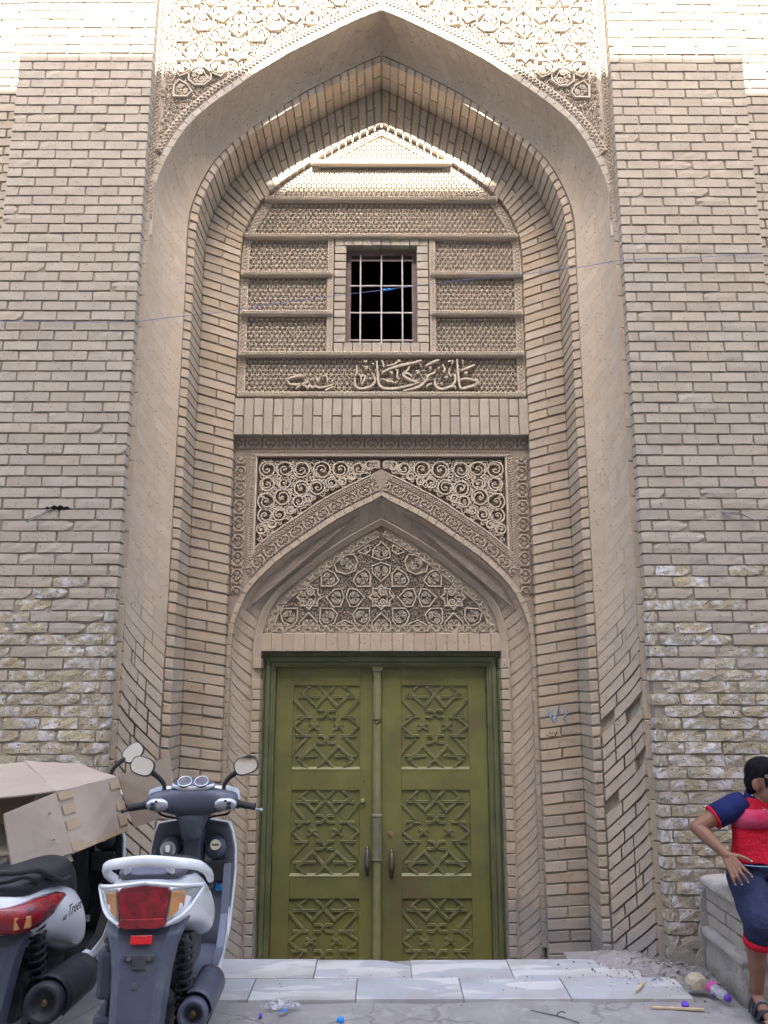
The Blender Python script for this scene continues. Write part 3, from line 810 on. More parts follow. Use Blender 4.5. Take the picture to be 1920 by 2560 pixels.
b.add([(-wx-.6, YT+.16, z0-.4), (wx+.6, YT+.16, z0-.4), (wx+.6, YT+.16, z1+.3), (-wx-.6, YT+.16, z1+.3), (-wx-.6, YT+2.4, z0-.4), (wx+.6, YT+2.4, z0-.4), (wx+.6, YT+2.4, z1+.3), (-wx-.6, YT+2.4, z1+.3),
       (-wx, YT+.16, z0), (wx, YT+.16, z0), (wx, YT+.16, z1), (-wx, YT+.16, z1)],
      [(0, 1, 5, 4), (1, 2, 6, 5), (2, 3, 7, 6), (3, 0, 4, 7), (4, 5, 6, 7), (0, 1, 9, 8), (1, 2, 10, 9), (2, 3, 11, 10), (3, 0, 8, 11)])
b.build('room', M['dark_room'], window, recalc=False)
for x in (-.685, 0, .685):
    b = MB(); xx = x*(wx-fw); b.tube([(xx, yw-.045, wz0+.006), (xx, yw-.045, wz1-fw-.004)], .0065, 6); b.build('window_bar', M['iron'], window)
zi0, zi1 = wz0+.024, wz1-fw
for t in (.04, .348, .652, .945):
    b = MB(); zz = zi0+(zi1-zi0)*t; b.tube([(-wx+fw*.8, yw-.033, zz), (wx-fw*.8, yw-.033, zz)], .0065, 6); b.build('window_bar', M['iron'], window)
# brick surround of half bricks on end
t_ = (wsx-wx); nb = 16
def sbrick(x0, x1, z0, z1): hbrick([(x0, z0), (x1, z0), (x1, z1), (x0, z1)], YT-.022+random.uniform(-.002, .002), YT+.09, 'surround_brick', panel, 'brick', .0015, .003)
zt0, zt1 = wz0-t_*.86, wz1+t_*.86
for sx in (-1, 1):
    hh = (wz1-wz0)/12.0
    for i in range(12): a, c = sorted((sx*wx, sx*(wsx-.002))); sbrick(a, c, wz0+i*hh+.004, wz0+(i+1)*hh-.004)
for za, zc in ((zt0, wz0-.003), (wz1+.003, zt1)):
    n = 10
    for i in range(n):
        a = -wsx+2*wsx*i/n; sbrick(a+.002, a+2*wsx/n-.002, za, zc)

# ------------------------------------------------------------------ inscription in raised strokes
IX = lambda x, y: P(680+.3376*x, 860+.3376*y, YT-.03)
STROKES = [   # traced from the photograph: (points, half width in metres)
 ([(1372, 112), (1374, 170), (1380, 240), (1388, 300), (1402, 326), (1440, 322), (1500, 302), (1524, 276), (1500, 268), (1462, 258), (1420, 256), (1394, 268)], .0085),
 ([(1500, 300), (1506, 322)], .006), ([(1396, 196), (1450, 176), (1502, 152)], .0075), ([(1424, 206), (1438, 220), (1446, 204)], .006),
 ([(1352, 222), (1358, 262), (1340, 300), (1300, 322), (1250, 332), (1218, 318), (1204, 284), (1210, 250)], .0085),
 ([(1318, 176), (1310, 214), (1330, 240)], .006), ([(1278, 240), (1290, 252), (1300, 240)], .0065), ([(1330, 318), (1352, 310), (1358, 330)], .006),
 ([(1240, 116), (1190, 134), (1140, 160)], .0085), ([(1262, 150), (1280, 190), (1262, 210)], .006), ([(1300, 130), (1340, 124), (1330, 150)], .006),
 ([(1212, 206), (1180, 222), (1150, 240), (1176, 258), (1206, 248)], .008), ([(1206, 250), (1150, 262), (1110, 300), (1050, 328), (970, 348)], .0085),
 ([(1140, 318), (1160, 300), (1186, 292)], .006), ([(1166, 170), (1172, 186), (1180, 170)], .006),
 ([(1110, 122), (1040, 140), (960, 156), (880, 180), (812, 212)], .009), ([(1100, 270), (1060, 276), (1010, 258), (972, 228), (1000, 216), (1036, 240)], .0085),
 ([(1100, 270), (1040, 300), (960, 320), (880, 330), (820, 322), (790, 290), (782, 210), (776, 124)], .009),
 ([(1046, 292), (1052, 296)], .010), ([(1064, 196), (1090, 206), (1072, 216)], .006), ([(966, 218), (1000, 196), (1020, 166)], .006), ([(984, 196), (996, 200)], .006),
 ([(870, 206), (890, 212), (884, 226)], .006), ([(916, 190), (932, 200), (926, 240), (944, 262)], .006), ([(816, 256), (850, 268), (880, 252)], .006), ([(852, 280), (884, 276), (900, 288)], .006),
 ([(748, 226), (764, 268), (740, 306), (690, 326), (640, 326), (616, 300), (614, 250)], .0085), ([(640, 222), (660, 240), (656, 290)], .006),
 ([(724, 250), (736, 260)], .009), ([(680, 166), (704, 172), (690, 186)], .006), ([(624, 160), (630, 200), (616, 236)], .006), ([(742, 146), (756, 150)], .007), ([(684, 124), (694, 132), (704, 122)], .006),
 ([(812, 118), (826, 150), (824, 170)], .006), ([(850, 160), (900, 152), (930, 130)], .006), ([(928, 118), (938, 128), (948, 118)], .006), ([(1096, 150), (1106, 158)], .006), ([(1410, 120), (1416, 150)], .006),
 ([(672, 230), (690, 244), (664, 300)], .006), ([(906, 290), (930, 276)], .006), ([(1240, 170), (1224, 186)], .006),
 # the date line at the left
 ([(112, 262), (150, 246), (200, 236), (238, 238)], .0075), ([(112, 264), (130, 292), (170, 300), (220, 296), (262, 280), (240, 268)], .0075), ([(176, 330), (206, 308), (220, 296)], .0065),
 ([(220, 300), (250, 312), (262, 326), (280, 306), (300, 322), (324, 310), (340, 320), (380, 320), (420, 310), (452, 300)], .0075), ([(390, 346), (420, 330), (452, 318)], .0065),
 ([(326, 240), (340, 274), (356, 238)], .0065), ([(376, 238), (406, 240), (408, 284)], .0065), ([(284, 262), (296, 268)], .006), ([(440, 272), (450, 280)], .006), ([(140, 318), (150, 322)], .006)]
for k, (pts, w) in enumerate(STROKES):
    q = MB(); A = [IX(*p_) for p_ in pts]
    A = catmull(A, 5) if len(A) > 2 else np.array(A)
    n = len(A); ww = [w*1.2*(0.75+0.35*math.sin(math.pi*(i/(n-1)))) for i in range(n)]
    q.ribbon(A, ww, YT+.012, .048, top=.72); q.build('letter_stroke', M['carved'], panel)

# ------------------------------------------------------------------ soldier course
sz1, sz0 = Zat(997, YB), Zat(1087, YB); ns = 30
b = MB(); b.box((0, YB+.06, (sz0+sz1)/2), (2.17, .096, sz1-sz0-.004)); sold = b.build('soldier_course', M['mortar'], portal)
for i in range(ns):
    x0 = -1.083+2.166*i/ns+.004; x1 = -1.083+2.166*(i+1)/ns-.004; y_ = YB-.004+random.uniform(-.002, .002)
    def sb(z0, z1): hbrick([(x0, z0), (x1, z0), (x1, z1), (x0, z1)], y_, YB+.11, 'soldier_brick', sold, 'brick', .0015, .003)
    if i % 2: sb(sz0, sz1)
    else: zm = sz0+(sz1-sz0)*.51; sb(sz0, zm-.004); sb(zm+.005, sz1)

# ------------------------------------------------------------------ carved frame round the door arch (y = YF)
YF = .70
SO = catmull([(1.084, 1.60), (1.084, 1.83), (1.074, 2.02), (1.043, 2.12), (.995, 2.235), (.925, 2.335), (.797, 2.467), (.66, 2.578), (.49, 2.697), (.347, 2.795), (.14, 2.907), (0, 2.975)])
SI = catmull([(1.052, 1.60), (1.046, 1.84), (1.035, 1.955), (1.015, 2.05), (.982, 2.15), (.93, 2.25), (.857, 2.345), (.735, 2.447), (.61, 2.545), (.48, 2.642), (.345, 2.73), (.19, 2.822), (0, 2.925)])
CI = catmull([(.917, 1.60), (.912, 1.80), (.903, 1.92), (.882, 2.03), (.845, 2.125), (.80, 2.195), (.70, 2.313), (.59, 2.417), (.47, 2.513), (.315, 2.617), (.155, 2.714), (0, 2.795)])
TI = catmull([(.868, 1.60), (.862, 1.80), (.852, 1.905), (.832, 2.006), (.808, 2.092), (.765, 2.187), (.70, 2.268), (.595, 2.362), (.435, 2.475), (.277, 2.588), (.155, 2.658), (0, 2.738)])
add0 = lambda A, x: np.vstack([[x, -.65], A])
SO, SI, CI, TI = add0(SO, 1.084), add0(SI, 1.056), add0(CI, .922), add0(TI, .872)
NS = 200
so, si = [resample(A, n=NS) for A in (SO, SI)]; siN = inward(si)
_ff = np.clip((np.linspace(0, 1, NS)-.60)/.3, 0, 1); D_ci = .134+(.115-.134)*_ff; D_ti = .186+(.160-.186)*_ff
ci, ti = off(si, siN, D_ci), off(si, siN, D_ti)
ztf = Zat(1092, YF)      # top of the carved frame
b = MB()
top = []
for x, z in so[so[:, 1] > 1.6]: top.append((x, z))
for sx in (-1, 1):
    n = len(top); vs = [(sx*x, YF+.045, z) for x, z in top]+[(sx*min(1.10, x+.10+.6*max(0, z-2.0)), YF+.045, max(z, min(ztf+.05, 2.1+(1.10-x)*9)) if x < 1.03 else z) for x, z in top]
    # ground as a simple sheet behind the carving: from the arch up and out
    b.add(vs, [(i, i+1, n+i+1, n+i) for i in range(n-1)])
    b.add([(0, YF+.046, 2.95), (sx*1.10, YF+.046, 2.0), (sx*1.10, YF+.046, ztf+.06), (0, YF+.046, ztf+.06)], [(0, 1, 2, 3)])
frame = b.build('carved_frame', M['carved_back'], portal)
XA = P(641, 1250, YF)[0]*-1      # inner edge of the frame border
ZA = P(953, 1143, YF)[1]
bw = 1.083-XA; wA, wB = bw*.56, bw*.36
def ground_strip(path, w, y): q = MB(); band_strip(q, path, w, YF+.045, y); q.build('border_ground', M['carved_mid'], frame)
# top border
tz = (ztf+ZA)/2; bh_ = ztf-ZA
q = MB(); q.box((0, YF+.02, tz), (2.166, .05, bh_)); q.build('border_ground', M['carved_mid'], frame)
q = MB(); border(q, [(-1.07, ztf-bh_*.33), (1.07, ztf-bh_*.33)], bh_*.60, YF-.005, .013, 'arab', .128); q.build('border_carving', M['carved'], frame)['kind'] = 'stuff'
q = MB(); border(q, [(-XA-.05, ZA+bh_*.20), (XA+.05, ZA+bh_*.20)], bh_*.26, YF-.005, .010, 'rope', .019)
q.ribbon([(-XA-.02, ZA+.012), (XA+.02, ZA+.012)], .009, YF-.005, .008); q.build('rope_carving', M['carved'], frame)['kind'] = 'stuff'
# side borders, cut by the curve of the door arch
def so_x(z): return float(np.interp(z, so[:, 1], so[:, 0]))
for sx in (-1, 1):
    zz = np.linspace(1.93, ZA, 40); q = MB()
    q.loft([[(sx*max(XA, so_x(z)), YF+.045, z), (sx*max(XA, so_x(z)), YF-.0045, z), (sx*1.083, YF-.0045, z), (sx*1.083, YF+.045, z)] for z in zz if so_x(z) < 1.078]); q.build('border_ground', M['carved_mid'], frame)
    xx = sx*(1.083-wA/2-.004); zs_ = next(z for z in np.linspace(1.9, 2.5, 120) if so_x(z) < abs(xx)-wA*.30)
    q = MB(); border(q, [(xx, zs_), (xx, ZA)], wA*.95, YF-.0045, .016, 'arab', .128); q.build('border_carving', M['carved'], frame)['kind'] = 'stuff'
    q = MB(); xx = sx*(XA+wB*.55); zs_ = next(z for z in np.linspace(1.9, 2.9, 200) if so_x(z) < abs(xx)-.085)
    border(q, [(xx, zs_), (xx, ZA)], wB*.75, YF-.0045, .010, 'rope', .019)
    q.ribbon([(sx*(XA+.008), zs_+.10), (sx*(XA+.008), ZA)], .008, YF-.0045, .008); q.build('rope_carving', M['carved'], frame)['kind'] = 'stuff'
# arch border
so_u = so[so[:, 1] > 1.86]; nU = inward(so_u)
for sx in (-1, 1):
    f_ = lambda d: np.array([(sx*x, z) for x, z in off(so_u, -nU, d)])
    keep = lambda A: A[(np.abs(A[:, 0]) < XA+.05)]
    q = MB(); A = f_(.0); B_ = f_(.148); A[:, 0] = np.clip(A[:, 0]*sx, 0, 1.08)*sx; B_[:, 0] = np.clip(B_[:, 0]*sx, 0, 1.08)*sx; yy = YF-.0038
    A[-1, 0] = 0; B_[-1, 0] = 0; B_[-1, 1] = so_u[-1][1]+.165
    n = len(A)
    q.add([(x, yy, z) for x, z in A]+[(x, yy, z) for x, z in B_]+[(x, YF+.045, z) for x, z in B_], [(i, i+1, n+i+1, n+i) for i in range(n-1)]+[(n+i, n+i+1, 2*n+i+1, 2*n+i) for i in range(n-1)])
    q.build('border_ground', M['carved_mid'], frame)
    q = MB(); border(q, keep(f_(.050)), .082, yy, .013, 'arab', .118); q.build('border_carving', M['carved'], frame)['kind'] = 'stuff'
    q = MB(); border(q, keep(f_(.112)), .034, yy, .010, 'rope', .019); q.ribbon([(x, z) for x, z in keep(f_(.140))[::3]], .007, yy, .010); q.build('rope_carving', M['carved'], frame)['kind'] = 'stuff'

# ------------------------------------------------------------------ scroll work in the two door spandrels
ZP = lambda x, y: P(560+.2712*x, 1080+.2712*y, YF+.02)
CIRC = [(400, 345, 75), (560, 345, 75), (715, 350, 75), (905, 350, 80), (1075, 345, 75), (1240, 340, 55), (1340, 312, 42), (1400, 300, 34), (400, 480, 65), (555, 470, 60), (715, 520, 70), (860, 510, 70), (990, 470, 50),
        (390, 640, 80), (540, 600, 75), (690, 640, 55), (775, 615, 38), (380, 770, 68), (510, 760, 58), (610, 725, 34), (348, 895, 48), (445, 850, 36), (1090, 455, 36), (1180, 412, 32), (480, 410, 22), (640, 420, 24), (815, 425, 24), (990, 415, 20), (470, 550, 24), (620, 545, 20), (470, 700, 22), (645, 350, 20), (800, 350, 18), (480, 340, 18), (1160, 350, 22)]
for sx in (-1, 1):
    q = MB(); rnd = random.Random(4)
    for k, (cx, cy, r) in enumerate(CIRC):
        x, z = ZP(cx, cy); x = abs(x); rr = r*.2712/2000*5.72*1.02
        if r > 30:
            a0 = rnd.choice([0.6, 2.2, 3.6, 5.2]); sg = 1 if k % 2 else -1
            q.ribbon([(sx*px_, pz) for px_, pz in spiral(x, z, rr*1.02, a0, 1.0, sg, .90, 16)], .0072, YF+.045, .036, top=.7)
            q.ribbon([(sx*px_, pz) for px_, pz in spiral(x, z, rr*.80, a0+sg*6.2, .95, sg, .26, 12)], [.0066-.00015*i for i in range(13)], YF+.045, .034, top=.7)
            q.ribbon([(sx*(x-rr*.16), z-rr*.05), (sx*(x+rr*.02), z+rr*.10), (sx*(x+rr*.2), z-rr*.12)], .0075, YF+.045, .030, top=.6)
        else:
            q.ribbon([(sx*px_, pz) for px_, pz in spiral(x, z, rr*1.1, k, 1.2, 1 if k % 2 else -1, .2, 10)], .0052, YF+.045, .033, top=.65)
    cw = [(abs(ZP(a, c)[0]), ZP(a, c)[1], r*.2712/2000*5.72) for a, c, r in CIRC]
    sN_ = inward(so); outer_arch = off(so, -sN_, .152); oz = lambda x: float(np.interp(-x, -outer_arch[:, 0], outer_arch[:, 1]))
    rr2 = random.Random(21); z = 2.45
    while z < ZA-.02:
        x = .02
        while x < XA-.02:
            px_, pz_ = x+rr2.uniform(-.008, .008), z+rr2.uniform(-.008, .008)
            if pz_ > oz(px_)+.022 and pz_ < ZA-.022 and px_ < XA-.022 and all(math.hypot(px_-a, pz_-c) > r*.93 for a, c, r in cw):
                q.ribbon([(sx*u_, v_) for u_, v_ in spiral(px_, pz_, .021, rr2.random()*6, 1.15, rr2.choice((-1, 1)), .25, 9)], .0054, YF+.045, .031, top=.65)
            x += .034
        z += .034
    q.build('scroll_carving', M['carved'], frame)['kind'] = 'stuff'

# ------------------------------------------------------------------ smooth strip, lower cove and soffit round the door
YC2, YD = .80, .90
for sx in (-1, 1):
    q = MB(); n = NS; A = si; 
    def rows2(specs):
        rr = []
        for C_, y in specs: rr.append([(sx*x, y, z) for x, z in C_])
        return rr
    nc = 6; specs = [(si, YF+.006)]
    for k in range(1, nc+1):
        th = k/nc*math.pi/2; u = k/nc
        e = .3*u+.7*(1-math.cos(th)); dp = .3*u+.7*math.sin(th)
        specs.append((off(si, siN, D_ci*e-.004*(1-u)), YF+.006+(YC2-YF)*dp+.004*u))
    lc = MB(); rr = rows2(specs); lc.add([v for r_ in rr for v in r_], [(j*n+i, j*n+i+1, (j+1)*n+i+1, (j+1)*n+i) for j in range(nc) for i in range(n-1)])
    lcove = lc.build('door_cove', M['mortar_pale'], portal, smooth=True)
    # spiral bricks of the small cove
    L2 = np.hypot(*np.diff(si, axis=0).T).sum(); pit = .0735; SH2 = .13
    F2 = [off(si, siN, D_ci*prof_e(u)[0]) for u in UK]
    def cp2(s_, u, lift):
        t = min(max(s_/L2, 0), 1)*(n-1); i = int(min(t, n-2)); k = t-i
        w = u*16; m = int(min(w, 15)); r_ = w-m
        v = (F2[m][i]*(1-k)+F2[m][i+1]*k)*(1-r_)+(F2[m+1][i]*(1-k)+F2[m+1][i+1]*k)*r_
        v = v+siN[i]*lift*(1-u); return (sx*max(v[0], 0), YF+.006+(YC2-YF)*prof_e(u)[1]-lift*(.25+.75*u), v[1])
    rnd = random.Random(77+sx)
    for k in range(int((L2+SH2)/pit)+1):
        s0, s1 = k*pit, (k+1)*pit
        if s1 < .5: continue
        lowf = max(0, min(1, (1.9-(s0-.65))/.6)); sh = SH2*max(0.0, min(1.0, 1-(s0-2.2)*1.6))
        gp = .0013+.0022*lowf; lift = .0015+.004*lowf+rnd.uniform(-.001, .001)
        mb = MB(); rows = []
        for i in range(6):
            u = .01+.98*i/5; r_ = []
            for ss in (s0+gp, s1-gp): r_.append(cp2(min(ss-sh*u, L2), u, lift+rnd.uniform(-.001, .001)*lowf))
            for ss in (s1-gp, s0+gp): r_.append(cp2(min(ss-sh*u, L2), u, -.02))
            rows.append(r_)
        if s0-sh > L2-.01: continue
        mb.loft(rows); mb.build('moulding_brick', M['cove'], lcove, smooth='auto')
    # flat strip in brick ends between carved border and cove
    ss = resample(np.vstack([(so+0)[so[:, 1] > -.1]]), .078); sN = inward(ss)
    for i in range(len(ss)-1):
        dd = .038 if ss[i][1] > 1.9 else .030
        a, c = ss[i], ss[i+1]; e = (c-a)/np.hypot(*(c-a)); a = a+e*.0012; c = c-e*.0012
        a2, c2 = a+sN[i]*dd, c+sN[i+1]*dd
        for v in (a, c, a2, c2): v[0] = max(v[0], .0005)
        hbrick([(sx*v[0], v[1]) for v in (a, c, c2, a2)], YF-.010+random.uniform(-.002, .002), YF+.05, 'strip_brick', lcove, 'cove', .001, .002)
    # plain soffit from the cove lip back to the tympanum / door
    q = MB(); sp = [(ci, YC2-.012), (ci*np.array([1, 1])+(ti-ci)*.22, YC2-.014), (ti, YC2+.02), (ti, YD+.06)]
    rr = rows2(sp); q.add([v for r_ in rr for v in r_], [(j*n+i, j*n+i+1, (j+1)*n+i+1, (j+1)*n+i) for j in range(len(sp)-1) for i in range(n-1)])
    q.build('soffit', M['cove'], lcove, smooth=False)
    # brick ends between the cove and the door frame
    zt = Zat(1640, YC2)
    k = 0
    z = -.25
    while z < zt-.03:
        z1 = z+.066
        if not (sx < 0 and abs((z+z1)/2-P(643, 1672, YC2)[1]) < .035):
            x0, x1 = sorted((sx*.852, sx*.908)); hbrick([(x0, z), (x1, z), (x1, z1), (x0, z1)], YC2-.022+random.uniform(-.002, .002), YD+.05, 'jamb_brick', lcove, 'arch_brick', .002, .004)
        z += .0725

# ------------------------------------------------------------------ star tympanum
YTY = .835
TZ = lambda x, y: P(640+.1929*x, 1300+.1929*y, YTY)
x0c, zc0 = TZ(1605, 1000); U = (TZ(1605+100, 1000)[0]-x0c)/100.0
T2 = lambda x, y: ((x-1605)*U, zc0-(y-1000)*(zc0-TZ(1605, 1100)[1])/100.0)
def star8(cx, cy, r): return [(cx+(r if i % 2 == 0 else r*.74)*math.cos(math.pi/2+i*math.pi/8), cy+(r if i % 2 == 0 else r*.74)*math.sin(math.pi/2+i*math.pi/8)) for i in range(16)]
POLY = {
 'A': [(1605, 255), (1500, 365), (1478, 478), (1605, 520), (1732, 478), (1710, 365)],
 'B': [(1605, 535), (1475, 585), (1490, 690), (1605, 805), (1720, 690), (1735, 585)],
 'C': [(1255, 425), (1310, 530), (1270, 660), (1150, 710), (1010, 670), (975, 560), (1040, 505), (1150, 440)],
 'D': [(1290, 405), (1380, 345), (1455, 305), (1465, 385), (1400, 440)],
 'E': [(815, 700), (880, 620), (1000, 680), (1060, 790), (990, 860), (815, 865)],
 'F': [(1400, 610), (1470, 690), (1470, 865), (1285, 865), (1230, 790), (1280, 690)],
 'G': star8(670, 1000, 172), 'I': star8(1605, 1000, 172),
 'H': [(880, 1000), (1000, 890), (1090, 880), (1130, 1000), (1080, 1130), (980, 1130)], 'H2': [(1400, 1000), (1290, 890), (1180, 880), (1143, 1000), (1200, 1130), (1290, 1130)],
 'J': [(290, 1190), (345, 1140), (530, 1135), (530, 1300), (460, 1385), (335, 1330)],
 'K': [(670, 1190), (540, 1320), (545, 1420), (660, 1465), (785, 1420), (790, 1320)], 'O': [(1605, 1190), (1475, 1320), (1480, 1420), (1605, 1465), (1730, 1420), (1735, 1320)],
 'L': [(810, 1135), (970, 1135), (1050, 1220), (1000, 1340), (870, 1395), (805, 1320)], 'M_': [(1462, 1135), (1290, 1135), (1230, 1220), (1270, 1340), (1400, 1395), (1462, 1300)],
 'N': [(960, 1470), (1020, 1350), (1130, 1290), (1260, 1340), (1300, 1470)], 'Q': [(200, 1470), (222, 1345), (320, 1340), (370, 1470)]}
def medallion(mb, pts, y, h, fw, seed, star=False):
    """moulded frame with two or more scrolls inside"""
    c = np.mean(pts, axis=0); A = np.array(pts)
    sh = lambda k: [tuple(c+(p_-c)*k) for p_ in A]
    mb.ribbon(sh(.93), fw*.76, y, h, closed=True, top=.62)
    rr = min(np.hypot(*(0.5*(A[i]+A[(i+1) % len(A)])-c)) for i in range(len(A)))
    R_ = max(np.hypot(*(p_-c)) for p_ in A); rnd = random.Random(seed)
    d = A[int(np.argmax([np.hypot(*(p_-c)) for p_ in A]))]-c; a = math.atan2(d[1], d[0])
    w = rr*.074; k = .42*rr
    for e in (-1, 1):
        px, pz = c[0]+k*math.cos(a+e*math.pi/2)-.10*rr*math.cos(a), c[1]+k*math.sin(a+e*math.pi/2)-.10*rr*math.sin(a)
        mb.ribbon(spiral(px, pz, .38*rr, a, 1.9, e, .10, 20), w, y, h*.88, top=.68)
        qx, qz = c[0]+.24*rr*math.cos(a+e*math.pi/2)+.52*rr*math.cos(a), c[1]+.24*rr*math.sin(a+e*math.pi/2)+.52*rr*math.sin(a)
        mb.ribbon(spiral(qx, qz, .21*rr, a+math.pi, 1.2, -e, .2, 10), w*.85, y, h*.8, top=.6)
        mb.ribbon([(c[0]+.75*rr*math.cos(a+math.pi+e*.9), c[1]+.75*rr*math.sin(a+math.pi+e*.9)), (c[0]-.55*rr*math.cos(a), c[1]-.55*rr*math.sin(a)), (c[0]+.05*rr*math.cos(a), c[1]+.05*rr*math.sin(a)), (c[0]+.80*rr*math.cos(a+e*.45), c[1]+.80*rr*math.sin(a+e*.45))], w*.8, y, h*.8, top=.6)
        mb.ribbon([(c[0]+.78*rr*math.cos(a+e*1.5), c[1]+.78*rr*math.sin(a+e*1.5)), (c[0]+.80*rr*math.cos(a+e*.95), c[1]+.80*rr*math.sin(a+e*.95)), (c[0]+.6*rr*math.cos(a+e*.6), c[1]+.6*rr*math.sin(a+e*.6))], w*.8, y, h*.75, top=.6)
    if star:
        for i in range(8):
            aa = math.pi/2+i*math.pi/4; mb.ribbon([(c[0]+.80*R_*math.cos(aa), c[1]+.80*R_*math.sin(aa)), (c[0]+.6*R_*math.cos(aa+.2), c[1]+.6*R_*math.sin(aa+.2))], w, y, h*.8)
def crumbs(mb, inside, x0, x1, z0, z1, step, y, h, avoid):
    rnd = random.Random(8); z = z0
    while z < z1:
        x = x0
        while x < x1:
            px, pz = x+rnd.uniform(-.3, .3)*step, z+rnd.uniform(-.3, .3)*step
            if inside(px, pz) and not avoid(px, pz):
                mb.ribbon(spiral(px, pz, step*.52, rnd.random()*6, .8, rnd.choice((-1, 1)), .3, 5), step*.13, y, h, top=.5)
            x += step
        z += step
def in_poly(x, z, A):
    r_ = False; n = len(A)
    for i in range(n):
        a, c = A[i], A[i-1]
        if (a[1] > z) != (c[1] > z) and x < (c[0]-a[0])*(z-a[1])/(c[1]-a[1])+a[0]: r_ = not r_
    return r_
tzb = P(953, 1583, YTY)[1]; tzt = ti[-1][1]
bz = P(953, 1600, YTY)[1]
TIo = ti[ti[:, 1] > tzb-.02]
def ti_x(z): return float(np.interp(z, TIo[:, 1], TIo[:, 0]))
b = MB(); zs = np.linspace(tzb-.03, tzt-.003, 60)
b.loft([[(-ti_x(a)-.015, YTY+.030, a), (ti_x(a)+.015, YTY+.030, a)] for a in zs], closed=False)
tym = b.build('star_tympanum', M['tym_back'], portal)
allp = []
for nme, pts in POLY.items():
    Q = [T2(*p_) for p_ in pts]; allp.append(Q)
    if nme not in ('A', 'B', 'I', 'O'): allp.append([(-x, z) for x, z in Q])
for k, Q in enumerate(allp):
    q = MB(); medallion(q, Q, YTY+.030, .034, .0085, k, star=len(Q) == 16); q.build('medallion', M['carved'], tym)
q = MB()
crumbs(q, lambda x, z: abs(x) < ti_x(z)-.075 and z > tzb+.05, -.85, .85, tzb, tzt-.06, 0.017, YTY+.030, .024, lambda x, z: any(in_poly(x, z, A) for A in allp))
q.build('leaf_ground', M['carved'], tym)['kind'] = 'stuff'
q = MB()
for sx in (-1, 1):
    tN = inward(TIo); A = off(TIo, tN, .034); A = np.array([(sx*x, z) for x, z in A if x > .01 and z > tzb+.03])
    band_strip(q, A, .056, YTY+.022, YTY+.010); border(q, A, .052, YTY+.012, .016, 'vine', .034)
    for d in (.006, .064):
        A = off(TIo, tN, d); q.ribbon([(sx*x, z) for x, z in A if x > .002 and z > tzb+.02][::2], .0045, YTY+.022, .026)
xb = ti_x(tzb)-.01
border(q, [(-xb, tzb+.028), (xb, tzb+.028)], .052, YTY+.012, .016, 'vine', .034); q.box((0, YTY+.018, tzb+.028), (2*xb, .012, .054))
for z in (tzb+.001, tzb+.056): q.ribbon([(-xb, z), (xb, z)], .0045, YTY+.022, .026)
q.build('tympanum_border', M['carved'], tym)['kind'] = 'stuff'
# lintel of brick ends
lz1, lz0 = tzb-.002, Zat(1628, YTY)
nl = 22
b = MB(); b.box((0, YTY+.055, (lz0+lz1)/2), (1.73, .10, lz1-lz0-.006)); lint = b.build('door_lintel', M['mortar'], portal)
for i in range(nl):
    x0 = -.868+1.736*i/nl; x1 = x0+1.736/nl; hbrick([(x0+.0009, lz0), (x1-.0009, lz0), (x1-.0009, lz1), (x0+.0009, lz1)], YTY-.012+random.uniform(-.0015, .0015), YTY+.11, 'lintel_brick', lint, 'cove', .001, .002)

# ------------------------------------------------------------------ big spandrels: the same star pattern, cut by the arch
WX, HZ = 935*U, 820*(zc0-TZ(1605, 1100)[1])/100.0
sc = 1.02
base_oct = [(1140+165*math.cos(math.pi/8+i*math.pi/4), 560+150*math.sin(math.pi/8+i*math.pi/4)) for i in range(8)]
TILE = {'C': base_oct, 'E': POLY['E'], 'F': POLY['F'], 'H': POLY['H'], 'H2': POLY['H2'], 'G': POLY['G'], 'K': [(670, 1190), (540, 1320), (545, 1400), (660, 1430), (785, 1400), (790, 1320)],
        'L': POLY['L'], 'M': POLY['M_'], 'B': [(670, 535+30), (540, 600), (555, 690), (670, 805), (785, 690), (800, 600)]}
ox, oz = P(500, 190, YS)     # centre of an octagon in the left spandrel
ox = -ox
o0 = T2(1140, 560)
LIPmin = lambda x: float(np.interp(x, RIM[::-1, 0], RIM[::-1, 1]))
cnt = 0
for sx in (-1, 1):
    q = MB(); polys = []
    for i in range(-2, 3):
        for j in range(-2, 3):
            for nme, pts in TILE.items():
                Q = []
                for p_ in pts:
                    x, z = T2(*p_); x, z = (x-o0[0])*sc+ox+i*WX*sc, (z-o0[1])*sc+oz+j*HZ*sc
                    Q.append((x, z))
                if any(x < 0.0 or x > 1.59 or z > 6.72 or z < LIPmin(min(x, 1.619))+.115 for x, z in Q): continue
                Q = [(sx*x, z) for x, z in Q]; polys.append(Q)
                mq = MB(); medallion(mq, Q, YS+.022, .030, .010, cnt, star=len(Q) == 16); mq.build('medallion', M['carved'], spandrel); cnt += 1
    crumbs(q, lambda x, z: z > LIPmin(min(abs(x), 1.619))+.125 and abs(x) < 1.59 and z < 6.72, min(0, sx*1.62), max(0, sx*1.62), 4.9, 6.7, .028, YS+.022, .015, lambda x, z: any(in_poly(x, z, A) for A in polys))
    rim_u = resample(RIM[RIM[:, 1] > 4.95], .04); rN = inward(rim_u)
    A = off(rim_u, -rN, .082); A = np.array([(sx*x, z) for x, z in A if x < 1.60 and x > .01])
    band_strip(q, A, .055, YS+.02, YS+.006); border(q, A, .048, YS+.006, .012, 'cross', .032)
    border(q, [(sx*1.628, 4.8), (sx*1.628, 6.75)], .040, YS+.010, .014, 'cross', .030); q.box((sx*1.634, YS+.018, 5.72), (.055, .015, 2.1))
    q.build('spandrel_carving', M['carved'], spandrel)['kind'] = 'stuff'
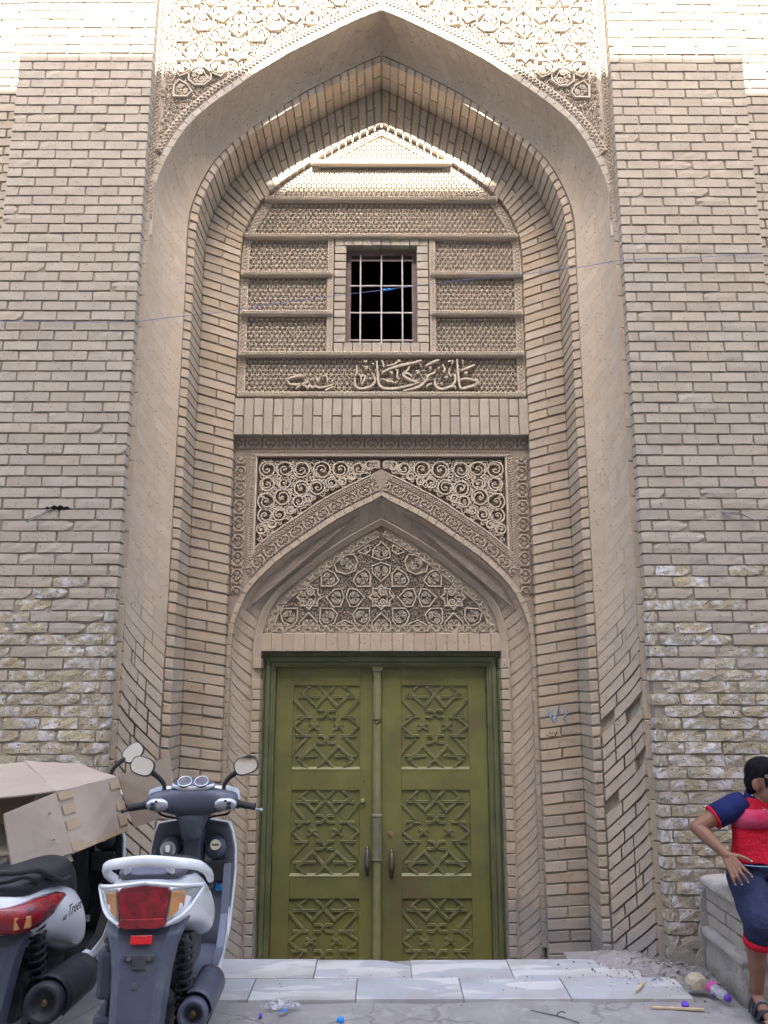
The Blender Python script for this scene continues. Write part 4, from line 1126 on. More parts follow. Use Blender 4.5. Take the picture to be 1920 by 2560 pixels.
# finger-wide scribbles on the right jamb
M['blue_paint'] = mat('faded_blue_paint', (0.22, 0.30, 0.38), rough=.9); M['char'] = mat('charcoal_scribble', (0.05, 0.045, 0.04), rough=1)
for mm, w, paths in (('blue_paint', .007, [[(1368, 1772), (1378, 1795), (1384, 1806), (1394, 1770)], [(1409, 1770), (1416, 1785), (1408, 1795), (1418, 1806)]]),
                     ('char', .0025, [[(1366, 1838), (1376, 1842), (1388, 1840), (1393, 1828)], [(1374, 1835), (1375, 1830)], [(1380, 1836), (1381, 1830)]])):
    q = MB()
    for pth in paths: q.ribbon([P(a, c, YB-.004) for a, c in pth], w, YB-.002, .004)
    q.build('scribble', M[mm], portal)
# ================================================================== THE GREEN DOUBLE DOOR
M['green'] = mat('worn_olive_paint', (0.142, 0.147, 0.042), (0.10, 0.105, 0.04), 3.0, 0.5, 0.12, 40, spec=0.45, mix3=((0.115, 0.092, 0.042), 3.2, 0.54, 0.2))
M['green_frame'] = mat('olive_frame_paint', (0.125, 0.137, 0.066), (0.085, 0.098, 0.052), 5.0, 0.55, 0.15, 60, spec=0.4)
M['green_light'] = mat('pale_olive_paint', (0.20, 0.20, 0.10), (0.15, 0.16, 0.075), 9.0, 0.5, 0.15, 60, spec=0.4)  # lighter olive for sills, astragal and knob
M['handle2'] = mat('worn_bronze_handle', (0.16, 0.12, 0.08), (0.07, 0.06, 0.055), 30, 0.45, metal=0.6)
M['green_strap'] = mat('edge_lit_olive_strapwork', (0.175, 0.18, 0.085), (0.11, 0.118, 0.052), 14.0, 0.45, 0.1, 60, spec=0.5)  # light caught on the strap edges, put into a lighter colour
M['steel'] = mat('worn_steel', (0.35, 0.34, 0.33), (0.14, 0.13, 0.12), 22, 0.4, metal=0.8)
M['brass'] = mat('dull_brass', (0.40, 0.30, 0.18), (0.2, 0.14, 0.08), 30, 0.45, metal=0.7)
M['dk_steel'] = mat('dark_iron', (0.06, 0.055, 0.06), (0.14, 0.13, 0.13), 25, 0.45, metal=0.5)
DO, DI, ZB = .868, .764, -.58
dz1 = lz0-.004; YLF = .955
b = MB()
def frame_member(x0, x1, y0):     # one step of the moulded frame: two stiles and a head
    for sx in (-1, 1): b.box((sx*(x0+x1)/2, (y0+1.02)/2, (dz1-(DO-x1)+ZB)/2), (x1-x0, 1.02-y0, dz1-(DO-x1)-ZB))
    zt = dz1-(DO-x1); zb_ = dz1-(DO-x0); b.box((0, (y0+1.021)/2, (zt+zb_)/2), (2*x1-.0005, 1.02-y0-.001, zt-zb_))
frame_member(.838, .868, .897); frame_member(.832, .838, .906); frame_member(.800, .832, .890); frame_member(.794, .800, .905); frame_member(.778, .794, .900); frame_member(.764, .778, .912)
dframe = b.build('door_frame', M['green_frame'], portal, bevel=.002)
STRAP = [[(400, 405), (262, 535), (512, 792), (855, 405)], [(180, 612), (570, 612)], [(95, 645), (345, 935)], [(170, 978), (440, 978)], [(300, 985), (108, 1152), (285, 1318)], [(150, 1325), (425, 1325)],
         [(535, 865), (650, 865), (760, 985), (875, 985)], [(535, 1322), (640, 1322), (750, 1455), (865, 1455)], [(398, 1098), (570, 1218)], [(560, 1098), (392, 1218)], [(350, 1362), (85, 1650)], [(145, 1690), (545, 1690)], [(395, 1918), (225, 1772), (485, 1512), (852, 1918)]]
def strap_panel(parent, cx, z0, z1, w):
    """sunk panel with raised interlaced straps"""
    h = z1-z0; zc = (z0+z1)/2; mb = MB(); f = lambda p_, m_: (cx+m_*(p_[0]-700)/1215*w, zc-(p_[1]-1162)/1525*h)
    zt_, zb_ = z1-.003, z0+.004
    for k, pth in enumerate(STRAP):
        for m_ in (-1, 1):
            A = [f(p_, m_) for p_ in pth]
            mb.ribbon(A, .0092, YLF+.012, .0085-.0008*(m_+1)/2, top=.84)
            for o_ in (-.0052, .0052):
                B_ = np.array(A); T_ = np.gradient(B_, axis=0); T_ /= np.hypot(T_[:, 0], T_[:, 1])[:, None]; mb.ribbon(B_+np.c_[-T_[:, 1], T_[:, 0]]*o_, .0024, YLF+.004, .0032-.0004*m_, top=.5)
    return mb.build('strapwork_panel', M['green_strap'], parent)
ZPN = [(Zat(1923, YLF), Zat(1714, YLF)), (Zat(2190, YLF), Zat(1975, YLF)), (Zat(2465, YLF), Zat(2247, YLF))]
LEAF = [(-DI+.002, -.004, -.4735), (.004, DI-.002, .4015)]
for li, (xa, xc, pc) in enumerate(LEAF):
    pc = P(816 if li == 0 else 1087, 1800, YLF)[0]; pw = .485
    b = MB(); zt = dz1-(DO-DI)+.004
    xs = [xa, pc-pw/2, pc+pw/2, xc]
    b.box(((xs[0]+xs[1])/2, YLF+.02, (zt+ZB)/2), (xs[1]-xs[0], .04, zt-ZB)); b.box(((xs[2]+xs[3])/2, YLF+.02, (zt+ZB)/2), (xs[3]-xs[2], .04, zt-ZB))
    zz = [ZB]+[v for q in sorted(ZPN) for v in q]+[zt]
    for i in range(0, len(zz), 2): b.box((pc, YLF+.0203, (zz[i]+zz[i+1])/2), (pw, .04, zz[i+1]-zz[i]))
    b.box((pc, YLF+.032, (zt+ZB)/2), (pw+.02, .038, zt-ZB))
    leaf = b.build('door_leaf', M['green'], portal, bevel=.0025)
    for z0, z1 in ZPN:
        strap_panel(leaf, pc, z0, z1, pw)
        q = MB(); q.hexa([(pc-pw/2, YLF+.013, z0-.001), (pc+pw/2, YLF+.013, z0-.001), (pc+pw/2, YLF+.013, z0+.016), (pc-pw/2, YLF+.013, z0+.016), (pc-pw/2, YLF-.004, z0-.001), (pc+pw/2, YLF-.004, z0-.001), (pc+pw/2, YLF-.001, z0+.004), (pc-pw/2, YLF-.001, z0+.004)])
        q.build('panel_sill', M['green_light'], leaf)
    if li == 0:
        q = MB(); ax = P(943, 1800, YLF-.03)[0]; za = zt-.004; y_ = YLF
        q.box((ax, y_-.019, za-.014), (.076, .052, .028)); q.box((ax, y_-.013, za-.034), (.058, .034, .014))
        zd = Zat(1806, YLF-.03)
        q.hexa([(ax-.030, y_, za-.10), (ax+.030, y_, za-.10), (ax+.030, y_, za-.04), (ax-.030, y_, za-.04), (ax-.022, y_-.03, za-.10), (ax+.022, y_-.03, za-.10), (ax+.027, y_-.034, za-.04), (ax-.027, y_-.034, za-.04)])
        def oct_(z0, z1, r):
            ring = lambda z: [(ax+r*math.cos(a), y_-.012-r*.9*math.sin(a), z) for a in np.linspace(-.3, math.pi+.3, 9)]
            q.loft([ring(z0), ring(z1)])
        oct_(zd+.02, za-.09, .032); oct_(ZB, zd-.02, .032)
        q.add([(ax-.03, y_-.008, zd), (ax+.03, y_-.008, zd), (ax, y_-.042, zd), (ax-.024, y_-.012, zd+.028), (ax+.024, y_-.012, zd+.028), (ax-.024, y_-.012, zd-.028), (ax+.024, y_-.012, zd-.028), (ax, y_-.025, zd+.022), (ax, y_-.025, zd-.022)],
              [(0, 7, 2), (0, 2, 8), (1, 2, 7), (1, 8, 2), (0, 3, 7), (1, 7, 4), (0, 8, 5), (1, 6, 8), (3, 4, 7), (5, 8, 6)])
        q.build('astragal', M['green_light'], leaf, bevel=.0015)
        q = MB(); z0, z1 = Zat(2150, YLF-.03), Zat(2040, YLF-.03)
        ring = lambda z, r: [(ax+r*math.cos(a), y_-.016-r*.9*math.sin(a), z) for a in np.linspace(-.2, math.pi+.2, 9)]
        q.loft([ring(z0-.012, .025), ring(z0, .039), ring(z0+.012, .0365), ring(z1-.012, .0365), ring(z1-.004, .040), ring(z1+.006, .040), ring(z1+.016, .030)])
        q.build('astragal_cover', mat('scuffed_grey_green', (0.165, 0.17, 0.115), (0.12, 0.125, 0.08), 18, .55, .2, 60), leaf, smooth=False)
        q = MB(); kx, kz = P(907, 2003, YLF-.02); q.lathe([(.0, -.034), (.010, -.034), (.017, -.028), (.019, -.020), (.016, -.010), (.011, -.004), (.012, .002)], (kx, YLF, kz), 'Y', 14); q.build('knob', M['green_light'], leaf, smooth=True)
        hx_, hy_ = P(918, 2154, YLF-.02)
    else:
        q = MB(); kx, kz = P(975, 2086, YLF-.01); q.lathe([(.0, -.012), (.011, -.012), (.013, -.009), (.013, 0)], (kx, YLF, kz), 'Y', 14); q.lathe([(.014, -.004), (.021, -.004), (.021, .001)], (kx, YLF, kz), 'Y', 14); q.build('lock', M['brass'], leaf)
        hx_, hy_ = P(979, 2161, YLF-.02)
    q = MB()
    for e in (-1, 1): q.lathe([(.0, -.012), (.010, -.012), (.014, -.004), (.014, 0)], (hx_, YLF, hy_+e*.085), 'Y', 10); q.tube([(hx_, YLF, hy_+e*.082), (hx_, YLF-.03, hy_+e*.078)], .007, 6)
    pth = [(hx_, YLF-.030-.022*math.sin(math.pi*t/10), hy_+.082-.164*t/10) for t in range(11)]
    q.tube(pth, [.009+.012*math.sin(math.pi*t/10)**.7 for t in range(11)], 8); q.build('handle', M['dk_steel'] if li == 0 else M['handle2'], leaf, smooth=True)
    for px, py in ([(907, 1927), (908, 1952), (910, 1956)] if li == 0 else []):
        q = MB(); x, z = P(px, py, YLF); q.lathe([(0, -.0012), (.0035, -.0012), (.0035, 0)], (x, YLF, z), 'Y', 6); q.build('screw_hole', M['black_hole'], leaf)  # flat black discs, shade of the screw holes painted on

# ================================================================== MARBLE STEP
def marble():
    m = mat('grey_white_marble', (0.34, 0.35, 0.375), (0.40, 0.40, 0.415), 4, 0.45, 0.15, 60, spec=0.4)
    n = m.node_tree; b_ = n.nodes[m['bsdf']]; L = n.links
    tc = n.nodes.new('ShaderNodeTexCoord'); oi = n.nodes.new('ShaderNodeObjectInfo')
    mp = n.nodes.new('ShaderNodeMapping'); mp.inputs['Rotation'].default_value = (0, 0, R(50)); mp.inputs['Scale'].default_value = (0.8, 3.2, 1)
    cc = n.nodes.new('ShaderNodeVectorMath'); cc.operation = 'SCALE'; cc.inputs['Scale'].default_value = 31.0
    cb = n.nodes.new('ShaderNodeCombineXYZ')
    for i in range(2): L.new(oi.outputs['Random'], cb.inputs[i])
    L.new(cb.outputs[0], cc.inputs[0]); L.new(tc.outputs['Object'], mp.inputs['Vector'])
    ad = n.nodes.new('ShaderNodeVectorMath'); L.new(mp.outputs[0], ad.inputs[0]); L.new(cc.outputs[0], ad.inputs[1])
    n1 = n.nodes.new('ShaderNodeTexNoise'); n1.inputs['Scale'].default_value = 1.6; n1.inputs['Detail'].default_value = 3; n1.inputs['Distortion'].default_value = .3; L.new(ad.outputs[0], n1.inputs['Vector'])
    n2 = n.nodes.new('ShaderNodeTexNoise'); n2.inputs['Scale'].default_value = 6; n2.inputs['Detail'].default_value = 9; n2.inputs['Roughness'].default_value = .7; n2.inputs['Distortion'].default_value = .8; L.new(ad.outputs[0], n2.inputs['Vector'])
    r1 = n.nodes.new('ShaderNodeMapRange'); r1.inputs[1].default_value = .53; r1.inputs[2].default_value = .545; L.new(n1.outputs[0], r1.inputs[0])
    r2 = n.nodes.new('ShaderNodeMapRange'); r2.inputs[1].default_value = .58; r2.inputs[2].default_value = .63; L.new(n2.outputs[0], r2.inputs[0])
    mx = n.nodes.new('ShaderNodeMath'); mx.operation = 'MAXIMUM'; L.new(r1.outputs[0], mx.inputs[0]); L.new(r2.outputs[0], mx.inputs[1])
    mi = n.nodes.new('ShaderNodeMix'); mi.data_type = 'RGBA'; mi.inputs[7].default_value = (.50, .495, .485, 1)
    old = b_.inputs['Base Color'].links[0].from_socket; L.new(old, mi.inputs[6]); L.new(mx.outputs[0], mi.inputs[0])
    # dust on top
    q = n.nodes.new('ShaderNodeTexNoise'); q.inputs['Scale'].default_value = 3.2; q.inputs['Detail'].default_value = 8; L.new(tc.outputs['Object'], q.inputs['Vector'])
    rq = n.nodes.new('ShaderNodeMapRange'); rq.inputs[1].default_value = .45; rq.inputs[2].default_value = .8; L.new(q.outputs[0], rq.inputs[0])
    m3 = n.nodes.new('ShaderNodeMix'); m3.data_type = 'RGBA'; m3.inputs[7].default_value = (.30, .27, .25, 1); L.new(mi.outputs[2], m3.inputs[6]); L.new(rq.outputs[0], m3.inputs[0])
    L.new(m3.outputs[2], b_.inputs['Base Color']); return m
M['marble'] = marble()
step = thing('marble_step', 'veined grey and white marble slabs laid in two rows before the green door', 'step', (0, -.1, 0))
ZS = .014
gx = lambda px, py: PG(px, py, ZS)[0]
yr = [PG(953, py, ZS)[1] for py in (2499, 2446, 2400)]     # front, joint, back
J1 = [gx(430, 2446), gx(783, 2446), gx(1030, 2446), gx(1286, 2446), 1.46]
J2 = [gx(380, 2499), gx(618, 2499), gx(889, 2499), gx(1160, 2499), gx(1430, 2499), 1.62]
rnd = random.Random(2)
def slab(x0, x1, y0, y1, notch=None):
    q = MB(); zt = ZS+rnd.uniform(-.002, .003); g_ = .0025
    p_ = [(x0+g_, y0+g_), (x1-g_, y0+g_), (x1-g_, y1), (x0+g_, y1)]
    if notch: p_ = [(x0+g_, y0+g_), (x1-g_, y0+g_), (x1-g_, y1-.10), (x1-.09, y1-.055), (x1-.13, y1-.02), (x1-.22, y1), (x0+g_, y1)]
    n = len(p_); dz = -.10
    q.add([(x, y, zt+dz) for x, y in p_]+[(x, y, zt+rnd.uniform(-.001, .001)) for x, y in p_], [tuple(range(n-1, -1, -1)), tuple(range(n, 2*n))]+[(i, (i+1) % n, n+(i+1) % n, n+i) for i in range(n)])
    q.build('marble_slab', M['marble'], step, bevel=.002)
for i in range(len(J1)-1): slab(J1[i], J1[i+1], yr[1], yr[2]+(.012 if i in (0, 3) else 0), notch=(i == 1))
for i in range(len(J2)-1): slab(J2[i], J2[i+1], yr[0], yr[1])
# rubble and swept dust at the foot of the right moulding
def heap():
    q = MB(); nx, ny = 46, 30; vs = []; fs = []; rr = random.Random(3)
    x0, x1, y0, y1 = 1.12, 1.93, -.42, .36
    for j in range(ny+1):
        for i in range(nx+1):
            x = x0+(x1-x0)*i/nx; y = y0+(y1-y0)*j/ny
            e = min(1, (x-x0)/.25, (x1-x)/.08+0.0, (y-y0)/.22); e = max(0, e)
            base = .026*max(0, 1-((x-1.42)/.30)**2)*max(0, 1-((y-.15)/.22)**2)+.022*max(0, 1-((x-1.70)/.26)**2)*max(0, 1-((y+.05)/.16)**2)
            h = base*(1)+(.006+.012*e)*e*(0.5+0.5*math.sin(x*41+y*17)*math.sin(y*37-x*11))*min(1, base*30+.35)+rr.uniform(-.003, .003)*e
            vs.append((x, y, -.012+h+.014*e*min(1, .25+base*20)))
    for j in range(ny):
        for i in range(nx): a = j*(nx+1)+i; fs.append((a, a+1, a+nx+2, a+nx+1))
    q.add(vs, fs); o = q.build('rubble_dust', M['ground'], smooth=True, recalc=False); o['kind'] = 'stuff'
heap()
def pebbles():
    q = MB(); rr = random.Random(12)
    for k in range(520):
        if k < 330: x, y = rr.gauss(1.62, .20), rr.gauss(-.08, .13); s = rr.uniform(.002, .008)*(1.6 if rr.random() < .12 else 1)
        else: x, y = rr.uniform(-.6, 2.1), rr.uniform(-.70, -.1); s = rr.uniform(.0015, .0045)
        if x > 1.86: continue
        z = ZS if y > -.42 else 0
        zz = z+.002+.03*max(0, 1-((x-1.42)/.34)**2)*max(0, 1-((y-.15)/.26)**2)+.024*max(0, 1-((x-1.70)/.26)**2)*max(0, 1-((y+.05)/.16)**2)
        q.ell((x, y, zz), (s*rr.uniform(.8, 1.6), s*rr.uniform(.8, 1.3), s*rr.uniform(.5, 1)), 6, 4, rot=(rr.random(), rr.random(), rr.random()*3))
    o = q.build('gravel', mat('limestone_grit', (0.36, 0.33, 0.29), (0.22, 0.20, 0.18), 30, .95), None); o['kind'] = 'stuff'
pebbles()
# ================================================================== BENCH, LITTER, WIRE
bench = thing('masonry_bench', 'low plastered brick bench projecting from the right pier under the boy', 'bench', (2.2, -.3, 0))
bx = 1.885; by = -.47; bh = .50
b = MB(); b.box((bx+.36, by/2, .22), (.69, -by-.02, .50)); core = b.build('core', M['plaster'], bench)
rnd = random.Random(6)
for r_ in range(3):
    z = .245+r_*.072; y = -.005-(0.0 if r_ % 2 else .10); first = True; y1 = -.004
    cuts = [-.004, -.135-(.0 if r_ % 2 else .03), -.30+(.03 if r_ % 2 else -.01), by+.012]
    for a, c in zip(cuts[:-1], cuts[1:]):
        q = MB(); x = bx+rnd.uniform(-.003, .003)
        q.cham([(bx+.08, a-.004, z), (bx+.08, c+.004, z), (bx+.08, c+.004, z+.062), (bx+.08, a-.004, z+.062), (x, a-.004, z), (x, c+.004, z), (x, c+.004, z+.062), (x, a-.004, z+.062)], .004)
        q.build('brick', mat('cement_washed_brick', (0.36, 0.31, 0.25), (0.29, 0.26, 0.225), 8, .95, .5, 40) if 'cwb' not in M else M['cwb'], bench)
        if 'cwb' not in M: M['cwb'] = bpy.data.materials['cement_washed_brick']
    for k in range(3):
        q = MB(); xa = bx+.004+k*.228; xb = xa+.22
        q.cham([(xa, by+.08, z), (xb, by+.08, z), (xb, by+.08, z+.062), (xa, by+.08, z+.062), (xa, by, z), (xb, by, z), (xb, by, z+.062), (xa, by, z+.062)], .004); q.build('brick', M['cwb'], bench)
q = MB()     # rounded plaster coping
ring = lambda y: [(bx-.035, y, .462), (bx-.045, y, .485), (bx-.035, y, .512), (bx, y, .528), (bx+.30, y, .53), (bx+.72, y, .53), (bx+.72, y, .455), (bx+.02, y, .452)]
rr_ = [ring(y) for y in np.linspace(.01, by-.02, 9)]
for i, r_ in enumerate(rr_): rr_[i] = [(x+rnd.uniform(-.012, .010), y+rnd.uniform(-.006, .006), z+rnd.uniform(-.010, .006)) for x, y, z in r_]
q.loft(rr_); q.build('coping', M['plaster'], bench, smooth=True, sub=1)
q = MB()     # plaster ledge and skirt
prof = [(-.035, -.06), (-.028, .10), (-.024, .16), (-.034, .185), (-.044, .205), (-.034, .232), (-.004, .243), (.05, .245), (.05, -.06)]
rows = [[(bx+dx+rnd.uniform(-.003, .003), y, z+rnd.uniform(-.003, .003)) for dx, z in prof] for y in np.linspace(.01, by-.03, 9)]
q.loft(rows); q.build('plaster_skirt', M['plaster'], bench, smooth=True)
q = MB(); rows = [[(x, by-.05+(0 if False else .0)-dx*.9-.0, z) for dx, z in prof] for x in np.linspace(bx-.03, bx+.72, 8)]
rows = [[(x, by-.0+dx*1.0, z) for dx, z in prof] for x in np.linspace(bx-.028, bx+.72, 8)]
q.loft(rows); q.build('plaster_skirt', M['plaster'], bench, smooth=True)

M['rock'] = mat('broken_limestone', (0.50, 0.44, 0.33), (0.36, 0.30, 0.21), 12, .95, .6, 40, dist=.02)
M['plastic_clear'] = mat('clear_thin_plastic', (0.75, 0.78, 0.85), rough=.12, trans=.55, alpha=.55, spec=.6)
M['plastic_blue'] = mat('blue_plastic', (0.03, 0.22, 0.62), rough=.35)
M['plastic_dblue'] = mat('deep_blue_plastic', (0.05, 0.06, 0.42), rough=.35)
M['purple'] = mat('violet_plastic', (0.12, 0.05, 0.42), rough=.35)
M['pink'] = mat('pink_print', (0.55, 0.06, 0.30), rough=.4)
M['wood'] = mat('pale_split_wood', (0.58, 0.47, 0.31), (0.42, 0.31, 0.18), 18, .8, .3, 60)
gx_ = lambda px, py, z: (*PG(px, py, z), z)
def rock(name, label, loc, r, seed, m='rock'):
    rr = random.Random(seed); q = MB(); q.ell((0, 0, 0), (1, 1, 1), 9, 6); q.v = [tuple(Vector(v)*(1+rr.uniform(-.20, .16))) for v in q.v]
    q.v = [(loc[0]+v[0]*r[0], loc[1]+v[1]*r[1], loc[2]+max(v[2], -.6)*r[2]) for v in q.v]
    return tag(q.build(name, M[m], bevel=.002), label, 'stone')
p_ = gx_(1742, 2472, .03); rock('stone_chunk', 'pale yellow broken stone lying against the right wall by the bottle', (p_[0], p_[1], .062), (.058, .042, .05), 3)
# empty plastic bottle with printed label
def bottle():
    a = Vector(gx_(1772, 2462, .05)); c = Vector(gx_(1812, 2490, .035)); d = (c-a).normalized(); Lb = (c-a).length+.02
    t = thing('plastic_bottle', 'crumpled clear plastic bottle with violet cap by the pale stone', 'bottle', tuple(a), world=False)
    qz = d.to_track_quat('Z', 'Y'); t.rotation_mode = 'QUATERNION'; t.rotation_quaternion = qz
    rr = random.Random(3); q = MB()
    prof = [(.0, 0), (.03, .002), (.036, .012), (.033, .03), (.037, .05), (.032, .07), (.035, .09), (.027, .108), (.013, .122), (.012, .135)]
    q.lathe(prof, (0, 0, 0), 'Z', 14); q.v = [(x*(1+rr.uniform(-.14, .1)), y*.72*(1+rr.uniform(-.14, .1)), z*Lb/.135) for x, y, z in q.v]
    q.build('bottle_body', M['plastic_clear'], t, smooth=False)
    q = MB(); q.lathe([(.038, .022), (.0385, .046)], (0, 0, 0), 'Z', 14); q.v = [(x, y*.78, z) for x, y, z in q.v]; q.f = q.f[:14]; q.mi = q.mi[:14]; q.build('bottle_label', M['pink'], t)
    q = MB(); z0 = Lb-.004; q.lathe([(.0, z0+.018), (.015, z0+.018), (.0165, z0+.014), (.0165, z0-.004), (.0, z0-.004)], (0, 0, 0), 'Z', 14); q.build('bottle_cap', M['purple'], t)
bottle()
def disc(name, label, px, py, r, m, tilt=0, cat='bottle cap', z=.006):
    p_ = gx_(px, py, z); q = MB(); q.lathe([(0, .008), (r*.85, .008), (r, .004), (r, -.006), (0, -.006)], p_, 'Z', 14, m=Euler((tilt, 0, 0)).to_matrix()); return tag(q.build(name, M[m], smooth=False), label, cat)
disc('bottle_cap', 'violet bottle cap lying beside the pale wooden lath', 1713, 2511, .018, 'purple', .5, z=.012)
disc('bottle_cap', 'bright blue bottle cap lying on the bare ground before the step', 851, 2550, .018, 'plastic_blue', .1)
disc('bottle_cap', 'small dark blue cap under the crumpled bottle', 1786, 2487, .011, 'plastic_dblue', .8, z=.02)
def stick(name, label, a, c, w, h):
    A, C = Vector(a), Vector(c); d = C-A; q = MB(); m4 = d.to_track_quat('X', 'Z').to_matrix(); q.box((0, 0, 0), (d.length, w, h)); n_ = (A+C)/2
    q.v = [tuple(m4 @ Vector(v)+n_) for v in q.v]; return tag(q.build(name, M['wood'], bevel=.001), label, 'stick')
stick('wooden_lath', 'long pale wooden lath on the ground at the right', gx_(1627, 2518, .009), gx_(1760, 2524, .009), .016, .009)
stick('wooden_stick', 'short splintered stick lying on the marble slab', gx_(1591, 2478, .03), gx_(1611, 2453, .035), .012, .008)
q = MB(); A = [gx_(1327, 2526, .006), gx_(1360, 2533, .007), gx_(1400, 2541, .008), gx_(1448, 2557, .007)]; q.tube(catmull3(A), .0028, 5)
A = [gx_(1393, 2540, .008), gx_(1394, 2534, .02), gx_(1404, 2529, .03), gx_(1413, 2532, .022)]; q.tube(catmull3(A), .0028, 5)
tag(q.build('wire_rod', M['dk_steel'], smooth=True), 'thin rusty wire with a hooked end lying on the ground', 'wire')
def wrapper():
    q = MB(); rr = random.Random(9); nx, ny = 12, 6; p0 = gx_(705, 2521, .004); vs = []; fs = []
    for j in range(ny+1):
        for i in range(nx+1): vs.append((p0[0]-.085+.17*i/nx+rr.uniform(-.008, .008), p0[1]-.03+.06*j/ny+rr.uniform(-.008, .008), .006+abs(rr.gauss(0, .014))))
    for j in range(ny):
        for i in range(nx): a = j*(nx+1)+i; fs.append((a, a+1, a+nx+2, a+nx+1))
    q.add(vs, fs); t = thing('crumpled_wrapper', 'crumpled clear plastic wrapper with blue print near the white scooter', 'wrapper', p0, world=True); q.build('film', M['plastic_clear'], t)
    q = MB(); p1 = gx_(707, 2529, .016); q.add([(p1[0]-.02, p1[1]-.01, .014), (p1[0]+.012, p1[1]-.012, .020), (p1[0]+.026, p1[1]+.035, .022), (p1[0]+.004, p1[1]+.03, .017)], [(0, 1, 2, 3)]); q.build('blue_print', M['plastic_blue'], t, solid=.001)
    q = MB(); p1 = gx_(651, 2538, .01); q.box((p1[0], p1[1], .008), (.014, .035, .008), (0, 0, .2)); q.build('blue_tab', M['plastic_dblue'], t)
wrapper()
# the blue cord across the gate
M['cord'] = mat('blue_twine', (0.085, 0.10, 0.24), (0.12, 0.145, 0.30), 50, .7)
cord = thing('blue_cord', 'thin blue cord strung across the gateway with a knot before the window', 'cord', (0, -.03, 3.4))
b = MB(); pts = []
for px, py in ((-60, 800), (0, 803), (180, 805), (322, 805)): pts.append(W3(px, py, -.012))
pts2 = [(322, 805), (420, 794), (560, 779), (700, 757), (850, 738), (960, 725)]
A = [Vector(q_) for q_ in pts]+[Vector(W3(px, py, -.012-.004*i)) for i, (px, py) in enumerate(pts2[1:])]+[Vector(W3(px, py, -.03)) for px, py in ((1100, 707), (1300, 686), (1450, 668))]+[Vector(W3(px, py, -.012)) for px, py in ((1560, 650), (1700, 645), (1920, 633), (1990, 629))]
b.tube(catmull3(A, 5), .0021, 5); b.build('cord', M['cord'], cord, smooth=True)
q = MB(); k0 = Vector(W3(962, 725, -.034)); q.ell(tuple(k0), (.018, .010, .008), 8, 6); q.ell(tuple(k0+Vector((.028, 0, .004))), (.016, .008, .007), 8, 6); q.tube([k0+Vector((.03, 0, .004)), k0+Vector((.05, -.006, .002)), k0+Vector((.062, -.004, .008))], .003, 5); q.build('knot', M['plastic_blue'], cord, smooth=True)
# ================================================================== SCOOTERS
M['white'] = mat('white_body_paint', (0.72, 0.74, 0.76), (0.64, 0.66, 0.69), 4, 0.28, spec=0.5, coat=0.5, mix3=((0.42, 0.41, 0.40), 7, .57, .22))
M['gplas'] = mat('grey_moulded_plastic', (0.066, 0.073, 0.105), (0.052, 0.058, 0.082), 8, 0.45, 0.08, 200, spec=0.45, mix3=((0.15, 0.145, 0.145), 7, .56, .25))
M['gplas2'] = mat('light_grey_moulded_plastic', (0.11, 0.118, 0.155), (0.085, 0.092, 0.125), 6, 0.45, 0.05, 200, spec=0.45)
M['rubber'] = mat('black_rubber', (0.018, 0.018, 0.02), (0.03, 0.03, 0.032), 15, 0.7, 0.1, 120)
M['dkplas'] = mat('dark_heat_cover', (0.026, 0.029, 0.040), (0.045, 0.047, 0.055), 9, 0.5, 0.2, 60)
M['seat'] = mat('black_seat_vinyl', (0.016, 0.017, 0.022), (0.026, 0.027, 0.032), 10, 0.5, 0.15, 160, spec=0.4)
M['engine'] = mat('dusty_engine_metal', (0.045, 0.047, 0.055), (0.085, 0.083, 0.085), 12, 0.6, 0.3, 50, metal=0.3)
M['silver'] = mat('silver_trim', (0.42, 0.44, 0.48), (0.34, 0.36, 0.40), 10, 0.3, metal=0.6)
M['mirror'] = mat('mirror_glass', (0.88, 0.9, 0.92), rough=0.02, metal=1.0)
M['red_lens'] = mat('red_light_lens', (0.34, 0.004, 0.012), (0.14, 0.002, 0.006), 26, 0.14, 0.5, 70, spec=0.6, coat=0.6)
M['amber'] = mat('amber_light_lens', (0.62, 0.22, 0.03), (0.45, 0.30, 0.16), 40, 0.15, 0.4, 90, spec=0.6, coat=0.5)
M['lens'] = mat('clear_light_lens', (0.40, 0.41, 0.42), (0.27, 0.27, 0.28), 30, 0.12, spec=0.6, coat=0.5)
M['ink'] = mat('black_decal', (0.015, 0.015, 0.018), rough=.4); M['gauge'] = mat('gauge_face', (0.05, 0.05, 0.055), (0.11, 0.11, 0.115), 60, .2, coat=.5)
M['sticker'] = mat('blue_sticker', (0.02, 0.20, 0.55), rough=.35); M['cream'] = mat('cream_label', (0.55, 0.54, 0.40), rough=.5); M['paperw'] = mat('white_print', (0.75, 0.75, 0.75), rough=.5)
M['refl'] = mat('red_reflector', (0.55, 0.008, 0.015), rough=.25, coat=.4)

